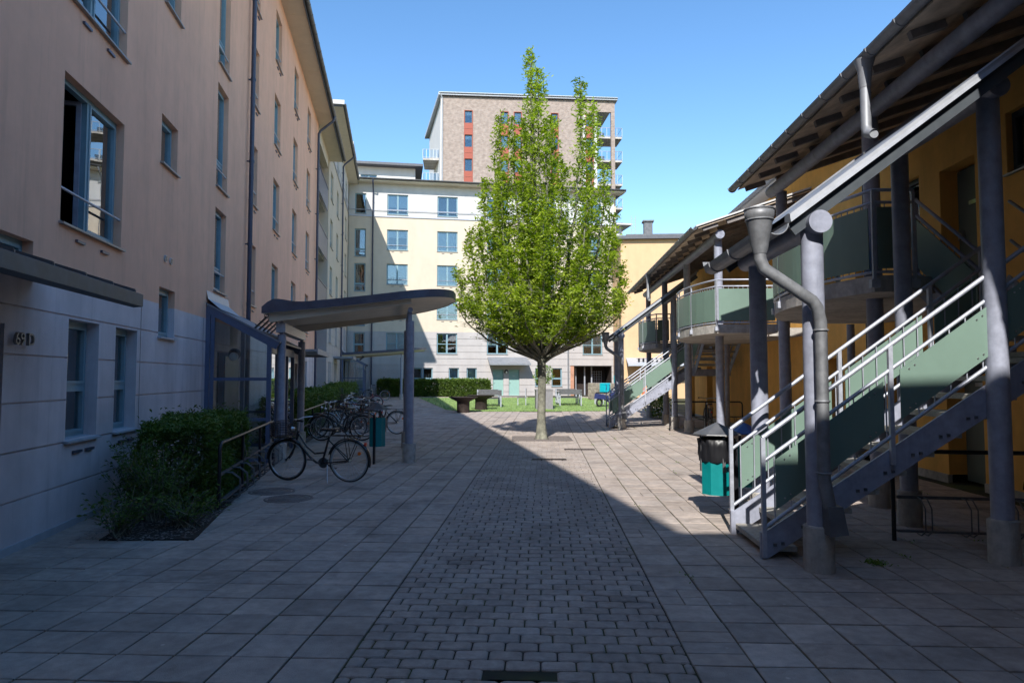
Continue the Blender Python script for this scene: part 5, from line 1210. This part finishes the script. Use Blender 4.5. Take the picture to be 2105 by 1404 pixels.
bikerack(L2W(8.43, 1.42)[:2], L2W(12.9, 1.30)[:2], 'black tube bicycle rack in front of the near hedge', 9, posts=4)
bikerack(L2W(16.7, 1.35)[:2], L2W(24.5, 1.35)[:2], 'long bicycle rack with many bicycles in front of the far hedge', 14, posts=5)
bikerack(R2W(3.55, 7.2)[:2], R2W(6.1, 6.9)[:2], 'black tube bicycle rack under the landing of the nearest staircase', 6, h=.90, posts=2)
bikerack(R2W(3.9, 21.5)[:2], R2W(6.1, 21.4)[:2], 'bicycle rack under the curved balcony beside the far staircase', 5, h=.90)

# ------------------------------------------------------------------ litter bins
def bin_(loc, rz, label, lid='dkzinc', body='teal', bag=True, r=.19, h=.54, z0=.28, post=True):
    o = empty('litter_bin', loc, rz, label, 'litter bin', 'pole mounted litter bins')
    b = MB(); b.lathe(0, 0, [(.001, z0), (r, z0), (r, z0+h), (r-.01, z0+h), (r-.01, z0+.02), (.001, z0+.02)], 8)
    for i in range(len(b.sm)): b.sm[i] = False
    b.build('body', body, o)
    if bag:
        rg = random.Random(4); g_ = MB(); n = 48; vs = []; prof = [(r+.006, z0+h-.16), (r+.02, z0+h-.08), (r+.012, z0+h+.02), (r+.03, z0+h+.10), (r-.02, z0+h+.12), (r-.05, z0+h-.1)]
        ph = [rg.uniform(-1, 1) for _ in range(n)]
        for q, (rr, z) in enumerate(prof):
            for k in range(n): t = 2*math.pi*k/n; e = .010*math.sin(k*2.1+q*.9)+.010*ph[(k+q) % n]; vs.append(((rr+e)*math.cos(t), (rr+e)*math.sin(t), z+.005*ph[(k*3) % n]))
        g_.add(vs, [(i*n+k, i*n+(k+1) % n, (i+1)*n+(k+1) % n, (i+1)*n+k) for i in range(len(prof)-1) for k in range(n)], True); g_.build('bin_bag', 'bag', o)
    zt = z0+h+.17
    l = MB(); l.lathe(0, 0, [(r+.10, zt), (r+.105, zt-.012), (.001, zt+.13)][::-1], 8); l.lathe(0, 0, [(.001, zt+.12), (r+.095, zt-.012)], 8)
    for i in range(len(l.sm)): l.sm[i] = False
    l.build('lid', lid, o)
    s = MB(); 
    for a in (math.pi*.5, -math.pi*.5, math.pi): c_, s_ = math.cos(a)*(r+.012), math.sin(a)*(r+.012); s.obox((c_, s_, z0+h-.27), (c_, s_, zt+.01), .035, .008, up=(c_, s_, 0))
    s.build('lid_strap', 'dkzinc', o)
    if post: MB().box(r-.01+.02, r+.06, -.02, .02, -.05, zt-.1).build('post', 'darksteel', o)
    return o
bin_((2.44, 8.18, 0), 0.1, 'teal litter bin lined with a black bag, at the foot of the near stairs')
bin_((3.15, 9.3, 0), 0, 'litter bin with blue hood behind the near stair railing', lid='bluelid', bag=False, z0=.2)
bin_((-2.62, 13.35, 0), -.1-math.pi/2, 'dark teal litter bin with pitched hood beside the canopy column', lid='dkzinc', bag=False, r=.16, h=.55, z0=.32)

# ------------------------------------------------------------------ manhole covers and drain
for (x, y), lab in (((-3.48, 10.0), 'round iron manhole cover nearest the bicycle rack'), ((-3.05, 9.42), 'round iron manhole cover on the slabs in front of the other one')):
    m = MB(); m.lathe(0, 0, [(.001, .004), (.27, .004), (.275, -.004), (.285, -.004), (.29, .008), (.325, .006), (.325, -.02)], 40)
    for k in range(3): m.torus((0, 0, .004), .08+.07*k, .005, (0, 0, 1), 36, 5)
    o = m.build('manhole_cover', 'castlid'); o.location = (x, y, 0); tag(o, lab, 'manhole cover', 'manhole covers')
dr_ = MB(); dr_.box(-.17, .15, -.06, .06, -.04, -.012); dr_.cyl(-.05, .0, -.02, -.008, .04, 20)
o = dr_.build('drain_cover', 'iron'); o.location = (*R2W(-.15, 3.79)[:2], 0); o.rotation_euler.z = RA; tag(o, 'small sunken drain cover in the gap of missing pavers', 'drain cover')
for (x, y, lab) in ((1.55, 15.8, 'rectangular brown drain grate in the paver strip, right of the tree'), (.75, 13.9, 'small oval drain grate in the paver strip at the shadow edge')):
    m = MB(); m.box(-.35, .35, -.12, .12, -.03, .003)
    for k in range(9): m.box(-.33+k*.075, -.30+k*.075, -.1, .1, .003, .008)
    o = m.build('drain_grate', 'rust'); o.location = (x, y, 0); o.rotation_euler.z = RA; tag(o, lab, 'drain grate')

# ------------------------------------------------------------------ things on the lawn
def bowl(x, y, lab):
    z = gz(y); o = empty('fire_bowl', (x, y, z), 0, lab, 'fire bowl', 'dark steel fire bowls by the lawn')
    MB().lathe(0, 0, [(.30, 0), (.30, .5), (.32, .52)], 32).build('drum', 'rust', o)
    b = MB(); b.lathe(0, 0, [(.001, .50), (.30, .52), (.52, .62), (.68, .72), (.69, .735), (.66, .73), (.30, .60), (.001, .56)], 40); b.build('bowl', 'rust', o)
bowl(-2.3, 32.3, 'dark steel fire bowl on a drum, nearest the paving'); bowl(-1.55, 34.3, 'second dark steel fire bowl standing behind the first')
def picnic(x, y, rz, lab):
    z = gz(y)+.012; o = empty('picnic_table', (x, y, z), rz, lab, 'picnic table', 'picnic tables on the lawn')
    t = MB()
    for i in range(6): t.bbox(-.62, .62, -.40+i*.135, -.40+i*.135+.125, .71, .75, .004)
    t.build('tabletop', 'plank', o)
    for s in (-1, 1):
        b = MB()
        for i in range(2): b.bbox(-.62, .62, min(s*(.62+i*.17), s*(.76+i*.17)), max(s*(.62+i*.17), s*(.76+i*.17)), .42, .455, .004)
        b.build('bench_seat', 'plank', o)
        b = MB()
        for i in range(2): b.bbox(-.62, .62, s*1.0-.018, s*1.0+.018, .62+i*.15, .74+i*.15, .004)
        b.build('backrest', 'plank', o)
        f = MB()
        for x_ in (-.58, .58):
            f.box(x_-.03, x_+.03, s*.94-.02, s*.94+.04, 0, .88); f.box(x_-.03, x_+.03, min(s*.55, s*.95), max(s*.55, s*.95), .37, .42); f.box(x_-.03, x_+.03, min(s*.3, s*.95), max(s*.3, s*.95), .1, .15); f.box(x_-.03, x_+.03, s*.33-.03, s*.33+.03, .1, .71)
        f.build('steel_frame', 'ltsteel', o)
    return o
picnic(-1.25, 37.2, math.radians(5), 'left picnic table with grey planks on the lawn, behind the fire bowls')
picnic(3.15, 38.3, math.radians(3), 'right picnic table with grey planks on the lawn, past the planter')
o = empty('garden_chair', (.55, 38.4, gz(38)), 0, 'pale bench chair standing at the right end of the left picnic table', 'chair', None)
c = MB(); c.box(-.25, .25, -.25, .25, .42, .46); c.build('seat', 'plank', o); c = MB(); c.box(.22, .26, -.25, .25, .55, .95); c.build('backrest', 'plank', o)
for a in (-.22, .22): 
    for b in (-.22, .22): MB().box(a-.02, a+.02, b-.02, b+.02, 0, .95 if a > 0 else .42).build('leg', 'ltsteel', o)
o2 = copy_tree(o); o2.location = (5.0, 39.3, gz(39)); o2['label'] = 'pale bench chair at the right end of the right picnic table, near the stone wall'
for q in (o, o2): q['group'] = 'bench chairs by the picnic tables'
o = empty('planter', (1.62, 34.9, gz(35)), math.radians(3), 'square grey planter box directly behind the tree trunk', 'planter')
p = MB()
for i in range(8): p.box(-.70, .70, -.45, .45, .02+i*.115, .02+i*.115+.105) if False else None
p.box(-.42, .42, -.42, .42, 0, .95); p.box(-.44, .44, -.44, .44, .95, 1.0); p.build('box', 'planter', o); MB().box(-.38, .38, -.38, .38, .985, 1.004).build('soil', 'soil', o)
rg = random.Random(31); pl = empty('young_tree', (1.62, 34.9, gz(35)+1.0), 0, 'small yellow-green sapling growing from the grey planter', 'plant'); f = MB(); st = MB(); st.tube([(0, 0, -.05), (.02, 0, .4), (0, .02, 1.0)], .012, 6)
for _ in range(700):
    a = rg.uniform(0, 6.28); r_ = .48*math.sqrt(rg.random()); zz = .25+rg.random()*.95; leafquad(f, Vector((r_*math.cos(a)*(1.15-abs(zz-.7)), r_*math.sin(a), zz)), .13, rg, rg.uniform(.3, 1))
f.build('crown', 'shrub', pl); st.build('trunk', 'bark', pl)
# stone wall
o = MB(); rg = random.Random(8); zz = gz(42)
ang = math.radians(-63)
o.M = Matrix.Translation((5.15, 45.0, 0)) @ Matrix.Rotation(ang, 4, 'Z')
for r_ in range(6):
    x = 0 if r_ % 2 == 0 else -.0; k = 0
    while x < 4.0:
        w_ = rg.uniform(.32, .5); x1 = min(4.0, x+w_); o.bbox(x+.01, x1-.01, -.18+rg.uniform(-.015, .015), .30, .05+r_*.21, .05+r_*.21+.20, .02, tint=rg.uniform(.75, 1.2)); x = x1
sw = o.build('stone_wall', 'stone'); tag(sw, 'low wall of rough brown stone blocks right of the lawn', 'wall')
# delivery bags
def bag(x, y, z, rz, lab, name='delivery_bag'):
    o = empty(name, (x, y, z), rz, lab, 'bag', 'turquoise delivery bags')
    b = MB(); b.bbox(-.22, .22, -.18, .18, 0, .42, .05); b.build('body', 'turq', o); l = MB(); l.bbox(-.225, .225, -.185, .185, .40, .47, .03); l.build('flap', 'turq', o)
    s = MB(); s.tube([(-.12, -.19, .4), (-.12, -.26, .3), (-.12, -.19, .08)], .015, 6); s.tube([(.12, -.19, .4), (.12, -.26, .3), (.12, -.19, .08)], .015, 6); s.build('strap', 'navycloth', o)
    return o
bag(6.6, 42.4, 1.31, .4, 'turquoise cube delivery bag resting on the stone wall')
def moped(x, y, rz, lab):
    o = empty('moped', (x, y, gz(y)), rz, lab, 'moped')
    for nm, xx in (('front_wheel', .6), ('rear_wheel', -.6)):
        w_ = MB(); w_.torus((xx, 0, .24), .18, .05, (0, 1, 0), 28, 8); w_.build(nm, 'rubber', o)
    b = MB(); b.add([(-.85, -.13, .45), (-.2, -.13, .40), (.2, -.13, .22), (.45, -.13, .35), (.42, -.13, .85), (.32, -.13, .85), (.2, -.13, .38), (-.1, -.13, .62), (-.8, -.13, .72)]+[(-.85, .13, .45), (-.2, .13, .40), (.2, .13, .22), (.45, .13, .35), (.42, .13, .85), (.32, .13, .85), (.2, .13, .38), (-.1, .13, .62), (-.8, .13, .72)],
        [tuple(range(9)), tuple(range(17, 8, -1))]+[(i, 9+i, 9+(i+1) % 9, (i+1) % 9) for i in range(9)]); fixn(b.build('body', 'navycloth', o))
    MB().bbox(-.75, -.1, -.12, .12, .72, .80, .03).build('seat', 'rubber', o)
    h = MB(); h.tube([(.6, 0, .24), (.4, 0, .95)], .025, 8); h.tube([(.34, -.3, 1.0), (.4, 0, .96), (.34, .3, 1.0)], .015, 8); h.build('handlebar', 'dkzinc', o)
    MB().tube([(.47, 0, .88), (.52, 0, .87)], .08, 14).build('headlight', 'whiteplastic', o)
    return o
moped(5.15, 36.9, math.radians(35), 'dark moped parked behind the foot of the far staircase')
bag(5.0, 36.75, gz(37)+.80, .6, 'turquoise cube delivery bag strapped on the seat of the dark moped')
# orange kick scooter against the orange building
o = empty('kick_scooter', (8.35, 44.9, .2), math.radians(20), 'orange electric kick scooter by the wall of the pale orange building', 'scooter')
m = MB(); m.box(-.45, .35, -.08, .08, .10, .15); m.build('deck', 'darksteel', o)
m = MB(); m.tube([(.42, 0, .12), (.32, 0, 1.15)], .045, 10); m.box(.26, .46, -.09, .09, .35, .95); m.build('steering_column', 'orange', o)
m = MB(); m.tube([(.32, -.28, 1.17), (.32, .28, 1.17)], .018, 8); m.build('handlebar', 'darksteel', o)
for xx in (.46, -.5): m = MB(); m.torus((xx, 0, .11), .085, .03, (0, 1, 0), 20, 6); m.build('wheel', 'rubber', o)
# small weeds in the joints
wd = MB(); rg = random.Random(77)
for _ in range(60):
    i = rg.randint(1, 14); u = U1+i*SL; v = rg.uniform(5, 30); x, y, _z = R2W(u+rg.gauss(0, .01), v)
    for k in range(rg.randint(5, 16)): leafquad(wd, Vector((x+rg.gauss(0, .025), y+rg.gauss(0, .08), .0)), .03, rg, rg.random())
x, y, _z = R2W(2.95, 6.3)
for k in range(120): leafquad(wd, Vector((x+rg.gauss(0, .05), y+rg.gauss(0, .05), .0)), .04, rg, rg.random())
tag(wd.build('moss_and_weeds', 'shrub'), 'small tufts of moss and weeds growing in the slab joints', 'weeds', kind='stuff')
print('objects', len(bpy.data.objects))
